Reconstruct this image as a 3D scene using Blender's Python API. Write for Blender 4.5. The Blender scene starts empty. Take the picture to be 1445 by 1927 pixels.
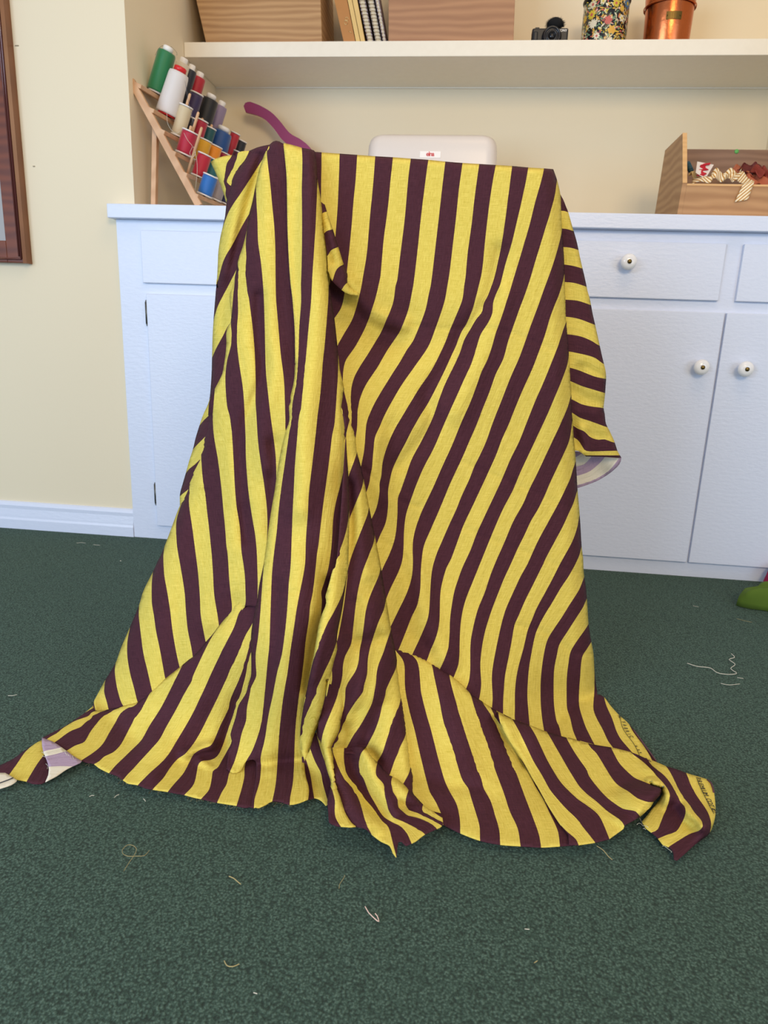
import bpy, bmesh, math, random
import numpy as np
from mathutils import Vector, Matrix
from mathutils.geometry import delaunay_2d_cdt
random.seed(7)
SC = bpy.context.scene
COL = SC.collection

# ------------------------------------------------------------------ camera
PITCH, ROLL, YAW, FPX = 0.25862, 0.03691, -0.10938, 1321.35
H = 0.6189
cp, sp, cy, sy, cr, sr = (math.cos(PITCH), math.sin(PITCH), math.cos(YAW), math.sin(YAW), math.cos(ROLL), math.sin(ROLL))
CF = np.array([sy*cp, cy*cp, -sp]); _R0 = np.array([cy, -sy, 0.0]); _U0 = np.cross(_R0, CF)
CR_ = cr*_R0 + sr*_U0; CU = -sr*_R0 + cr*_U0
cam = bpy.data.cameras.new('camera'); camo = bpy.data.objects.new('camera', cam); COL.objects.link(camo)
camo.matrix_world = Matrix(((CR_[0], CU[0], -CF[0], 0), (CR_[1], CU[1], -CF[1], 0), (CR_[2], CU[2], -CF[2], H), (0, 0, 0, 1)))
cam.sensor_fit = 'VERTICAL'; cam.sensor_height = 36.0; cam.lens = FPX/1927*36.0
cam.clip_start = 0.02
cam.dof.use_dof = True; cam.dof.focus_distance = 1.08; cam.dof.aperture_fstop = 10.0
SC.camera = camo
SC.view_settings.view_transform = 'Standard'; SC.view_settings.look = 'None'
SC.view_settings.gamma = 1.0; SC.view_settings.exposure = 0.04

# ------------------------------------------------------------------ light
world = bpy.data.worlds.new('world'); SC.world = world; world.use_nodes = True
bg = world.node_tree.nodes['Background']; bg.inputs[0].default_value = (0.93, 0.95, 1.0, 1); bg.inputs[1].default_value = 0.46
def area(name, loc, target, sx, sy_, power, color):
    l = bpy.data.lights.new(name, 'AREA'); l.shape = 'RECTANGLE'; l.size = sx; l.size_y = sy_; l.energy = power; l.color = color
    o = bpy.data.objects.new(name, l); COL.objects.link(o); o.location = loc
    o.rotation_euler = (Vector(target)-Vector(loc)).to_track_quat('-Z', 'Y').to_euler(); return o
area('window_daylight', (-1.7, -1.1, 0.95), (0.1, 1.9, 0.45), 1.7, 1.4, 60, (0.58, 0.76, 1.0))
area('side_fill', (2.0, -0.9, 0.95), (0.7, 1.9, 0.5), 1.2, 1.2, 15, (0.60, 0.76, 1.0))  # added cool fill to brighten the right cabinet, not a known window
area('room_lamp', (0.7, -1.5, 1.9), (0.2, 2.3, 1.1), 0.9, 0.7, 38, (1.0, 0.76, 0.46))
area('ceiling_lamp', (0.35, 0.75, 2.6), (0.1, 1.2, 0.2), 0.9, 0.9, 9, (1.0, 0.66, 0.34))
pl = bpy.data.lights.new('shelf_lamp', 'POINT'); pl.energy = 8.0; pl.color = (1.0, 0.62, 0.28); pl.shadow_soft_size = 0.05
plo = bpy.data.objects.new('shelf_lamp', pl); COL.objects.link(plo); plo.location = (1.30, 2.22, 1.60)

# ------------------------------------------------------------------ pixel -> world helpers
def dray(px, py):
    px = np.asarray(px, float); py = np.asarray(py, float)
    a = (px-722.5)/FPX; b = -(py-963.5)/FPX
    return CF + a[..., None]*CR_ + b[..., None]*CU
def at(px, py, Y):
    d = dray(px, py); return Vector((d[0]*Y/d[1], Y, H+d[2]*Y/d[1]))
def atx(px, py, X):
    d = dray(px, py); t = X/d[0]; return Vector((X, d[1]*t, H+d[2]*t))
def flo(px, py, z=0.0):
    d = dray(px, py); t = (z-H)/d[2]; return Vector((d[0]*t, d[1]*t, z))

# ------------------------------------------------------------------ materials
def lin(c):
    return tuple(((v/255)/12.92 if v/255 <= 0.04045 else ((v/255+0.055)/1.055)**2.4) for v in c)+(1.0,)
class NT:
    def __init__(s, name):
        s.m = bpy.data.materials.new(name); s.m.use_nodes = True; s.t = s.m.node_tree; s.b = s.t.nodes['Principled BSDF']
    def n(s, typ, **kw):
        nd = s.t.nodes.new(typ)
        for k, v in kw.items():
            if k.startswith('i_'):
                key = k[2:]; nd.inputs[int(key) if key.isdigit() else key.replace('_', ' ')].default_value = v
            else: setattr(nd, k, v)
        return nd
    def l(s, a, b): s.t.links.new(a, b)
    def math(s, op, a, b=None, clamp=False):
        nd = s.t.nodes.new('ShaderNodeMath'); nd.operation = op; nd.use_clamp = clamp
        for i, v in enumerate((a, b)):
            if v is None: continue
            if isinstance(v, (int, float)): nd.inputs[i].default_value = v
            else: s.l(v, nd.inputs[i])
        return nd.outputs[0]
    def mix(s, f, a, b, typ='MIX'):
        nd = s.t.nodes.new('ShaderNodeMix'); nd.data_type = 'RGBA'; nd.blend_type = typ
        for i, v in ((0, f), (6, a), (7, b)):
            if isinstance(v, (int, float, tuple)): nd.inputs[i].default_value = v
            else: s.l(v, nd.inputs[i])
        return nd.outputs[2]
    def noise(s, scale, detail=3, rough=0.5, vec=None, dist=0.0):
        nd = s.n('ShaderNodeTexNoise'); nd.inputs['Scale'].default_value = scale; nd.inputs['Detail'].default_value = detail
        nd.inputs['Roughness'].default_value = rough; nd.inputs['Distortion'].default_value = dist
        if vec is not None: s.l(vec, nd.inputs['Vector'])
        return nd.outputs[0]
    def coord(s, kind='Object', scale=(1, 1, 1), rot=(0, 0, 0)):
        tc = s.n('ShaderNodeTexCoord'); mp = s.n('ShaderNodeMapping'); mp.inputs['Scale'].default_value = scale
        mp.inputs['Rotation'].default_value = rot; s.l(tc.outputs[kind], mp.inputs[0]); return mp.outputs[0]
    def ramp(s, f, stops):
        nd = s.n('ShaderNodeValToRGB'); e = nd.color_ramp.elements
        while len(e) < len(stops): e.new(0.5)
        for el, (p, c) in zip(e, stops): el.position = p; el.color = c
        s.l(f, nd.inputs[0]); return nd.outputs[0]
    def bump(s, h, strength=0.3, dist=0.01):
        nd = s.n('ShaderNodeBump'); nd.inputs['Strength'].default_value = strength; nd.inputs['Distance'].default_value = dist
        s.l(h, nd.inputs['Height']); s.l(nd.outputs[0], s.b.inputs['Normal'])
    def set(s, **kw):
        for k, v in kw.items():
            inp = s.b.inputs[k.replace('_', ' ')]
            if isinstance(v, (int, float, tuple)): inp.default_value = v
            else: s.l(v, inp)
        return s.m
def plain(name, rgb, rough=0.6, metal=0.0, noise=0.06, scale=30, bump=0.0, **kw):
    t = NT(name); c = lin(rgb)
    n = t.noise(scale, vec=t.coord())
    d = tuple(v*(1-noise*2) for v in c[:3])+(1,); u = tuple(min(1, v*(1+noise)) for v in c[:3])+(1,)
    t.set(Base_Color=t.mix(n, d, u), Roughness=rough, Metallic=metal, **kw)
    if bump: t.bump(n, bump, 0.002)
    return t.m

def m_wood(name, c1, c2, axis=(1, 1, 1), rot=(0, 0, 0), rough=0.55, rings=7.0, scale=1.0):
    t = NT(name); v = t.coord(scale=axis, rot=rot)
    w = t.n('ShaderNodeTexWave', wave_type='BANDS', bands_direction='Z'); w.inputs['Scale'].default_value = rings
    w.inputs['Distortion'].default_value = 7.0; w.inputs['Detail'].default_value = 3; w.inputs['Detail Scale'].default_value = 1.2
    t.l(v, w.inputs['Vector']); f = t.noise(14*scale, 5, 0.65, v)
    g = t.math('ADD', t.math('MULTIPLY', w.outputs[1], 0.5), t.math('MULTIPLY', f, 0.5))
    t.set(Base_Color=t.mix(g, lin(c1), lin(c2)), Roughness=rough); t.bump(g, 0.06, 0.001); return t.m

M = {}
t = NT('wall_paint'); n = t.noise(90, 4, 0.6, t.coord())
t.set(Base_Color=t.mix(t.noise(1.2, 2, 0.5, t.coord()), lin((236, 222, 191)), lin((230, 216, 186))), Roughness=0.7); t.bump(n, 0.12, 0.002); M['wall'] = t.m
t = NT('white_gloss_paint'); n = t.noise(60, 4, 0.6, t.coord(scale=(1, 1, 2.5)))
t.set(Base_Color=t.mix(n, lin((212, 220, 238)), lin((220, 227, 243))), Roughness=0.36); t.bump(n, 0.28, 0.0022); M['white'] = t.m
t = NT('cream_gloss_paint'); n = t.noise(50, 4, 0.6, t.coord())
t.set(Base_Color=t.mix(n, lin((232, 224, 206)), lin((240, 233, 216))), Roughness=0.4); t.bump(n, 0.15, 0.002); M['shelf'] = t.m
t = NT('green_carpet'); v = t.coord()
n1 = t.noise(330, 4, 0.72, v); n2 = t.noise(3.5, 4, 0.6, v)
vo = t.n('ShaderNodeTexVoronoi'); vo.inputs['Scale'].default_value = 330; vo.inputs['Randomness'].default_value = 1.0; t.l(v, vo.inputs['Vector'])
hgt = t.math('ADD', t.math('MULTIPLY', n1, 1.3), t.math('MULTIPLY', t.math('SUBTRACT', 0.8, vo.outputs['Distance']), 0.5))
c = t.ramp(t.math('SUBTRACT', hgt, 0.3), [(0.28, lin((12, 24, 17))), (0.50, lin((56, 82, 70))), (0.82, lin((118, 146, 130)))])
t.set(Base_Color=t.mix(t.math('MULTIPLY', n2, 0.35), c, lin((42, 68, 54))), Roughness=0.95); t.b.inputs['Sheen Weight'].default_value = 0.25
t.b.inputs['Sheen Tint'].default_value = lin((150, 190, 170)); t.bump(hgt, 1.0, 0.005); M['carpet'] = t.m
M['rackwood'] = m_wood('pale_rack_wood', (196, 150, 108), (222, 180, 140), (1, 1, 0.3), rings=20)
M['cratewood'] = m_wood('paulownia_crate_wood', (150, 108, 66), (196, 156, 108), (0.25, 0.25, 2.2), rings=9)
M['traywood'] = m_wood('tray_wood', (150, 106, 66), (190, 148, 102), (0.35, 0.6, 1.6), rings=8)
M['traydark'] = m_wood('tray_dark_wood', (118, 86, 66), (150, 116, 92), (0.35, 0.6, 1.8), rings=8)
M['trayedge'] = m_wood('tray_edge_wood', (206, 160, 104), (224, 180, 124), (0.3, 1, 1), rings=20)
M['frame'] = m_wood('varnished_brown_wood', (84, 34, 16), (128, 62, 28), (1, 1, 4), rough=0.38, rings=3)
M['framedark'] = m_wood('varnished_edge_wood', (112, 66, 36), (132, 82, 48), (1, 1, 0.4), rough=0.3, rings=6)
M['bead'] = plain('frame_bead_wood', (96, 52, 48), 0.12)
M['mirror'] = plain('mirror_glass', (235, 240, 245), 0.02, 1.0, 0.0)
M['brass'] = plain('aged_brass', (120, 98, 54), 0.35, 1.0)
M['steel'] = plain('dull_hinge_metal', (96, 92, 80), 0.45, 0.9)
M['ceramic'] = plain('white_ceramic', (240, 240, 240), 0.08, noise=0.0)
M['black'] = plain('black_plastic', (24, 25, 28), 0.4)
M['fur'] = plain('black_fur', (12, 13, 16), 0.95, noise=0.3, scale=400)
M['casecream'] = plain('cream_plastic', (224, 214, 204), 0.32, noise=0.01, bump=0.05, scale=200)
M['label'] = plain('white_label', (244, 238, 230), 0.4, noise=0.0)
M['redink'] = plain('red_ink', (205, 40, 44), 0.5, noise=0.0)
M['ink'] = plain('dark_ink', (32, 28, 26), 0.7, noise=0.0)
M['magenta'] = plain('magenta_plastic', (146, 46, 100), 0.5, noise=0.03)
M['thread_white'] = plain('white_thread', (214, 208, 190), 0.9)
M['thread_tan'] = plain('straw_thread', (176, 160, 110), 0.9)
M['plastic_white'] = plain('white_plastic', (236, 232, 226), 0.35, noise=0.0)
M['plastic_red'] = plain('red_plastic', (206, 30, 36), 0.35, noise=0.0)

# copper
t = NT('hammered_copper'); n = t.noise(55, 4, 0.6, t.coord()); n2 = t.noise(7, 4, 0.6, t.coord(scale=(1, 1, 0.5)))
t.set(Base_Color=t.mix(n2, lin((150, 70, 34)), lin((226, 132, 82))), Metallic=1.0, Roughness=t.math('ADD', t.math('MULTIPLY', n2, 0.22), 0.14)); t.bump(n, 0.2, 0.003); M['copper'] = t.m

# ------------------------------------------------------------------ mesh helpers
def link(name, me, mats, parent=None, smooth=False):
    o = bpy.data.objects.new(name, me); COL.objects.link(o)
    for m_ in (mats if isinstance(mats, (list, tuple)) else [mats]): me.materials.append(m_)
    if smooth:
        me.polygons.foreach_set('use_smooth', [True]*len(me.polygons))
    if parent is not None: o.parent = parent
    return o
def tag(o, label=None, cat=None, group=None, kind=None):
    if label: o['label'] = label
    if cat: o['category'] = cat
    if group: o['group'] = group
    if kind: o['kind'] = kind
    return o
def thing(name, label, cat, loc=(0, 0, 0), group=None, rot=None):
    o = bpy.data.objects.new(name, None); COL.objects.link(o); o.location = loc; o.empty_display_size = 0.05
    if rot is not None: o.rotation_euler = rot
    return tag(o, label, cat, group)
class MB:
    """collects shapes into one mesh"""
    def __init__(s): s.bm = bmesh.new()
    def _t(s, vs, M_):
        if M_ is not None: bmesh.ops.transform(s.bm, matrix=M_, verts=vs)
    def box(s, lo, hi, bev=0.0, mat=0, M_=None, seg=2):
        r = bmesh.ops.create_cube(s.bm, size=1.0); vs = r['verts']
        lo = Vector(lo); hi = Vector(hi); c = (lo+hi)/2; d = hi-lo
        for v in vs: v.co = Vector((v.co.x*d.x, v.co.y*d.y, v.co.z*d.z))+c
        fs = list({f for v in vs for f in v.link_faces})
        for f in fs: f.material_index = mat
        if bev > 0:
            es = list({e for f in fs for e in f.edges})
            r2 = bmesh.ops.bevel(s.bm, geom=es+vs, offset=bev, segments=seg, profile=0.5, affect='EDGES')
            fs = [f for f in fs if f.is_valid]+r2['faces']
            for f in fs: f.material_index = mat
            vs = list({v for f in fs for v in f.verts})
        s._t(vs, M_); return s
    def hexa(s, pts, mat=0, bev=0.0):
        vs = [s.bm.verts.new(p) for p in pts]
        fs = [s.bm.faces.new([vs[i] for i in q]) for q in ((0, 3, 2, 1), (4, 5, 6, 7), (0, 1, 5, 4), (1, 2, 6, 5), (2, 3, 7, 6), (3, 0, 4, 7))]
        for f in fs: f.material_index = mat
        if bev:
            es = list({e for f in fs for e in f.edges})
            r2 = bmesh.ops.bevel(s.bm, geom=es+vs, offset=bev, segments=2, profile=0.5, affect='EDGES')
            for f in r2['faces']: f.material_index = mat
        return s
    def lathe(s, prof, seg=32, mat=0, M_=None, smooth=True):
        rings = []; nv = []
        for r, z in prof:
            if r < 1e-6: ring = [s.bm.verts.new((0, 0, z))]
            else: ring = [s.bm.verts.new((r*math.cos(2*math.pi*i/seg), r*math.sin(2*math.pi*i/seg), z)) for i in range(seg)]
            rings.append(ring); nv += ring
        for a, b in zip(rings, rings[1:]):
            for i in range(seg):
                j = (i+1) % seg
                if len(a) == 1 and len(b) == 1: continue
                if len(a) == 1: f = s.bm.faces.new((a[0], b[j], b[i]))
                elif len(b) == 1: f = s.bm.faces.new((a[i], a[j], b[0]))
                else: f = s.bm.faces.new((a[i], a[j], b[j], b[i]))
                f.material_index = mat; f.smooth = smooth
        s._t(nv, M_); return s
    def tube(s, pts, r, seg=8, mat=0, taper=None):
        pts = [Vector(p) for p in pts]; rings = []; up = Vector((0, 0, 1))
        for i, p in enumerate(pts):
            d = (pts[min(i+1, len(pts)-1)]-pts[max(i-1, 0)]).normalized()
            a = d.cross(up if abs(d.z) < 0.9 else Vector((1, 0, 0))).normalized(); b = d.cross(a)
            rr = r if taper is None else r*taper[i]
            rings.append([s.bm.verts.new(p+a*rr*math.cos(2*math.pi*k/seg)+b*rr*math.sin(2*math.pi*k/seg)) for k in range(seg)])
        for a, b in zip(rings, rings[1:]):
            for k in range(seg):
                j = (k+1) % seg; f = s.bm.faces.new((a[k], a[j], b[j], b[k])); f.smooth = True; f.material_index = mat
        for rg in (rings[0], rings[-1]):
            f = s.bm.faces.new(rg); f.material_index = mat
        return s
    def slab(s, poly, nrm, th, mat=0):
        """extrude polygon (3D pts) along nrm*th"""
        a = [s.bm.verts.new(Vector(p)) for p in poly]; b = [s.bm.verts.new(Vector(p)+Vector(nrm)*th) for p in poly]
        n_ = len(poly); fs = [s.bm.faces.new(a), s.bm.faces.new(b[::-1])]
        for i in range(n_): fs.append(s.bm.faces.new((a[i], b[i], b[(i+1) % n_], a[(i+1) % n_])))
        for f in fs: f.material_index = mat
        return s
    def build(s, name, mats, parent=None, smooth=False):
        bmesh.ops.recalc_face_normals(s.bm, faces=s.bm.faces)
        me = bpy.data.meshes.new(name); s.bm.to_mesh(me); s.bm.free(); return link(name, me, mats, parent, smooth)
def crom(P, step):
    """Catmull-Rom through 2D/3D points, resampled at about step"""
    P = np.asarray(P, float)
    if len(P) < 3:
        n_ = max(1, int(np.linalg.norm(P[-1]-P[0])/step)); return np.array([P[0]+(P[-1]-P[0])*k/n_ for k in range(n_+1)])
    Q = np.vstack([2*P[0]-P[1], P, 2*P[-1]-P[-2]]); out = []
    for i in range(1, len(Q)-2):
        p0, p1, p2, p3 = Q[i-1:i+3]; L = np.linalg.norm(p2-p1); n_ = max(1, int(round(L/step)))
        for k in range(n_):
            u = k/n_; out.append(0.5*((2*p1)+(-p0+p2)*u+(2*p0-5*p1+4*p2-p3)*u*u+(-p0+3*p1-3*p2+p3)*u**3))
    out.append(P[-1]); return np.array(out)

# ------------------------------------------------------------------ room
YC = 1.862; YW = 1.874; YB = 2.515; XN = -0.886; YK = 1.835
MB().box((-3.2, YW, -0.02), (XN, 2.70, 2.75)).build('wall_left', M['wall']); tag(bpy.data.objects['wall_left'], kind='structure')
XR = at(1438, 300, YB).x
tag(MB().box((XN-0.1, YB, 0.0), (2.7, YB+0.12, 2.75)).build('wall_back', M['wall']), kind='structure')
tag(MB().box((XR, YW, 0.0), (2.7, YB, 2.75)).build('wall_right', M['wall']), kind='structure')
bm_ = bmesh.new()
tag(MB().box((-3.2, -2.6, -0.05), (3.0, 2.7, 0.0)).build('floor', M['carpet']), kind='structure')
# baseboard with ogee profile
prof = [(0, 0), (0.0155, 0), (0.0155, 0.028), (0.013, 0.034), (0.0125, 0.040), (0.010, 0.060), (0.011, 0.070), (0.008, 0.076), (0.004, 0.080), (0, 0.081)]
b = MB(); x0, x1 = -3.2, -0.9335
v0 = [b.bm.verts.new((x0, YW-d, z)) for d, z in prof]; v1 = [b.bm.verts.new((x1, YW-d, z)) for d, z in prof]
for i in range(len(prof)-1): b.bm.faces.new((v0[i], v0[i+1], v1[i+1], v1[i]))
b.bm.faces.new(v1); b.bm.faces.new(v0[::-1])
tag(b.build('baseboard_left', M['white']), kind='structure')
# wall marks: small nicks of filler
for (px, py, w) in ((32, 86, 0.010), (64, 313, 0.006)):
    p = at(px, py, YW); o = MB().box((p.x-w/2, YW-0.0015, p.z-0.0012), (p.x+w/2, YW+0.001, p.z+0.0012), 0.0005).build('trim_'+('1' if px < 50 else '2'), plain('wall_nick', (150, 138, 110)))
    tag(o, kind='structure')

# ------------------------------------------------------------------ built-in cabinet
cab = thing('built_in_cabinet', 'long white painted built-in cabinet with drawers over doors', 'cabinet', (0.3, YC, 0))
cb = (-0.3, -YC, 0)
def shift(o, p): o.location = (-p.location.x, -p.location.y, -p.location.z); return o
f = MB(); XE = 1.2; xs = [-0.933, -0.855, XE]
for z0_, z1_ in ((0.0, 0.05), (0.672, 0.712), (0.83, 0.862)): f.box((-0.933, YC, z0_), (XE, YW-0.001, z1_), 0.0)
for a, c in ((-0.933, -0.850), (-0.415, -0.360), (0.080, 0.140), (0.580, 0.640), (1.07, 1.2)): [f.box((a, YC, z0_), (c, YW-0.001, z1_), 0.0) for z0_, z1_ in ((0.05, 0.672), (0.712, 0.83))]
f.box((XN+0.004, YW-0.001, 0.0), (XR-0.006, YB-0.004, 0.858))
shift(f.build('cabinet_body', M['white'], cab), cab)
def knob(parent, x, z, y0):
    b = MB(); R = Matrix.Translation((x, y0, z)) @ Matrix.Rotation(math.radians(90), 4, 'X')
    b.lathe([(0, 0), (0.007, 0), (0.007, 0.008), (0.012, 0.012), (0.0175, 0.018), (0.019, 0.023), (0.017, 0.029), (0.010, 0.032), (0.0, 0.0325)], 28, 0, R)
    k = b.build('knob', M['ceramic'], parent, False); 
    b = MB(); b.lathe([(0, 0.0318), (0.0052, 0.0318), (0.0052, 0.0335), (0.0035, 0.0352), (0, 0.0358)], 16, 0, R)
    b.build('knob_screw', M['brass'], k); tag(k, 'white ceramic knob with brass screw'); return k
YD = YC-0.011
for i, (a, c) in enumerate(((-0.864, -0.406), (-0.367, 0.092), (0.131, 0.589), (0.629, 1.086))):
    b = MB(); b.box((a, YD, 0.7065), (c, YC-0.0002, 0.8365), 0.0018); d = b.build('drawer', M['white'], cab); shift(d, cab)
    knob(d, (a+c)/2+(0.03 if i == 0 else 0.004), 0.788 if i == 2 else 0.78, YD)
for i, (a, c, kx, hx) in enumerate(((-0.857, -0.371, -0.41, -0.860), (-0.366, 0.120, -0.32, 0.1225), (0.125, 0.6085, 0.566, 0.1225), (0.6135, 1.10, 0.669, 1.103))):
    b = MB(); b.box((a, YD, 0.042), (c, YC-0.0002, 0.6795), 0.0018); d = b.build('door', M['white'], cab); shift(d, cab)
    knob(d, kx, 0.5495, YD)
    if i in (0,):
        for z in (0.630, 0.135):
            b = MB(); b.tube([(hx+0.002, YD+0.004, z-0.028), (hx+0.002, YD+0.004, z+0.028)], 0.0042, 10)
            b.lathe([(0, 0), (0.0034, 0.0), (0.0025, 0.005), (0, 0.006)], 10, 0, Matrix.Translation((hx+0.002, YD+0.004, z+0.028)))
            b.lathe([(0, 0), (0.0034, 0.0), (0.0025, -0.005), (0, -0.006)], 10, 0, Matrix.Translation((hx+0.002, YD+0.004, z-0.028)))
            b.box((hx-0.003, YD+0.0095, z-0.026), (hx+0.001, YC-0.0003, z+0.026))
            tag(b.build('hinge', M['steel'], d), 'aged metal hinge barrel')
ZC = 0.8965
b = MB(); b.box((-0.943, YK, 0.8625), (XE, YW-0.0015, ZC), 0.002); b.box((XN+0.002, YW-0.0015, 0.8625), (XR-0.002, YB-0.001, ZC), 0.0)
tag(b.build('countertop', M['white']), 'thick white painted countertop running over the whole cabinet', 'countertop')
# ------------------------------------------------------------------ shelf
ZS = 1.3995; YS = 2.245
b = MB(); b.box((XN+0.001, YS, 1.3605), (XR-0.001, YB-0.001, ZS), 0.0012)
b.box((XN+0.001, YB-0.006, 1.3575), (XR-0.001, YB-0.001, 1.3615))
tag(b.build('wall_shelf', M['shelf']), 'cream painted thick shelf spanning the wall niche', 'shelf')
# ------------------------------------------------------------------ mirror frame on the left wall
YF_ = 1.846; R_ = at(58, 495, YF_); xr = R_.x-.014; zb = R_.z; XL = xr-0.62; ZT = zb+1.25; FW = 0.055
mir = thing('wall_mirror', 'large mirror in varnished brown wooden frame hanging on beige wall', 'mirror', (xr-0.3, YW, zb+0.6)); mi0 = (xr-0.3, YW, zb+0.6)
def fit(o, base): o.location = tuple(-v for v in base); return o
b = MB()
for lo, hi in (((xr-FW, YF_+0.004, zb), (xr-0.006, YW-0.002, ZT)), ((XL, YF_+0.004, zb), (XL+FW, YW-0.002, ZT)), ((XL+FW, YF_+0.004, zb), (xr-FW, YW-0.002, zb+FW)), ((XL+FW, YF_+0.004, ZT-FW), (xr-FW, YW-0.002, ZT))): b.box(lo, hi, 0.002)
fit(b.build('frame', M['frame'], mir), mi0)
b = MB()
b.tube([(xr-0.0135, YF_+0.003, zb+0.010), (xr-0.0135, YF_+0.003, ZT-0.01)], 0.0030, 8); b.tube([(xr-0.0195, YF_+0.003, zb+0.016), (xr-0.0195, YF_+0.003, ZT-0.016)], 0.0022, 8)
b.tube([(XL+0.012, YF_+0.003, zb+0.010), (xr-0.0135, YF_+0.003, zb+0.010)], 0.0028, 8)
fit(tag(b.build('bead_moulding', M['bead'], mir), 'raised darker bead along the frame edge'), mi0)
b = MB(); b.hexa([(xr-0.008, YF_, zb-0.001), (xr, YF_+0.004, zb-0.001), (xr+0.001, YW-0.0005, zb-0.001), (xr-0.008, YW-0.0005, zb-0.001), (xr-0.008, YF_, ZT), (xr, YF_+0.004, ZT), (xr+0.001, YW-0.0005, ZT), (xr-0.008, YW-0.0005, ZT)])
fit(b.build('frame_edge', M['framedark'], mir), mi0)
b = MB(); b.box((XL+FW-0.004, YW-0.014, zb+FW-0.004), (xr-FW+0.004, YW-0.008, ZT-FW+0.004)); fit(b.build('mirror_glass', M['mirror'], mir), mi0)

# ------------------------------------------------------------------ thread rack
WOOD = M['rackwood']
RY0 = 1.905
rt = at(247, 152, RY0); rbm = at(378, 392, RY0); rbm = Vector((rbm.x, RY0, ZC)) + (rbm-rt).normalized()*0
dirv = (at(374, 386, RY0)-rt).normalized(); k_ = (ZC+.008-rt.z)/dirv.z; rbm = rt+dirv*k_
rack = thing('thread_rack', 'pale wooden thread rack standing in the niche, loaded with coloured spools', 'thread rack', tuple(rbm)); rk0 = tuple(rbm)
RYE = 2.46
def bar_pt(px, py, Y): return at(px, py, Y)
nrm = Vector((-dirv.z, 0, dirv.x)); nrm = nrm if nrm.x > 0 else -nrm      # towards the spools' side
pegd = Vector((0.36, 0.0, 0.93)).normalized()
def bar(name, a, bb, w, th, side, mat, parent, base, bev=0.0012):
    """board from a to bb, width w along side, thickness th"""
    a = Vector(a); bb = Vector(bb); d = (bb-a).normalized(); s_ = Vector(side).normalized(); n_ = d.cross(s_).normalized()
    q = [a-s_*w/2-n_*th/2, a+s_*w/2-n_*th/2, a+s_*w/2+n_*th/2, a-s_*w/2+n_*th/2]; q += [p+(bb-a) for p in q]
    o = MB().hexa(q, 0, bev).build(name, mat, parent); return fit(o, base)
for Y in (RY0, RYE):
    o_ = Vector(((Y-RY0)*math.tan(math.radians(5.2)), Y-RY0, 0)); bar('side_rail', rt+o_, rbm+o_, 0.012, 0.018, (0, 1, 0), WOOD, rack, rk0)
# back legs
for Y in (RY0+0.02, RYE-0.02):
    top = at(293, 236, RY0+0.02); foot = at(290, 392, RY0+0.02)
    bar('back_leg', (top.x, Y, top.z), (foot.x, Y, ZC+.001), 0.013, 0.016, (1, 0, 0), WOOD, rack, rk0)
BARS = []
for (px, py) in ((259, 160), (283, 206), (303, 246), (324, 286), (345, 326), (366, 366)):
    p = at(px, py, RY0); p = p+pegd*0.0; BARS.append(p)
    q = p+pegd*(-0.001); sh_ = Vector((math.tan(math.radians(5.2)), 1, 0))
    bar('spool_bar', q-sh_*.006, q+sh_*(RYE-RY0+.006), 0.026, 0.010, tuple(Vector((pegd.z, 0, -pegd.x))), WOOD, rack, rk0)
BD = Vector((math.sin(math.radians(5.2)), math.cos(math.radians(5.2)), 0))
def onbar(i, Y):
    p = BARS[i]; return Vector((p.x+(Y-RY0)*BD.x/BD.y, Y, p.z))
def ybar(i, px):
    """depth along bar i at which it shows at column px"""
    p = BARS[i]; lo, hi = RY0, 2.6
    for _ in range(40):
        m_ = (lo+hi)/2; v = onbar(i, m_)-Vector((0, 0, H)); d = np.array(v); x = 722.5+FPX*(d@CR_)/(d@CF)
        if x < px: lo = m_
        else: hi = m_
    return (lo+hi)/2
tm = {}
def threadmat(rgb):
    if rgb not in tm:
        t = NT('thread_%d_%d_%d' % rgb); v = t.coord(); w = t.n('ShaderNodeTexWave', wave_type='BANDS', bands_direction='Z'); w.inputs['Scale'].default_value = 420; w.inputs['Distortion'].default_value = 1.5
        t.l(v, w.inputs['Vector']); c = lin(rgb); dk = tuple(x*.8 for x in c[:3])+(1,)
        t.set(Base_Color=t.mix(w.outputs[1], dk, c), Roughness=0.42); t.b.inputs['Sheen Weight'].default_value = 0.3; t.bump(w.outputs[1], 0.3, 0.0004); tm[rgb] = t.m
    return tm[rgb]
SPQ = pegd.to_track_quat('Z', 'Y')
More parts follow.
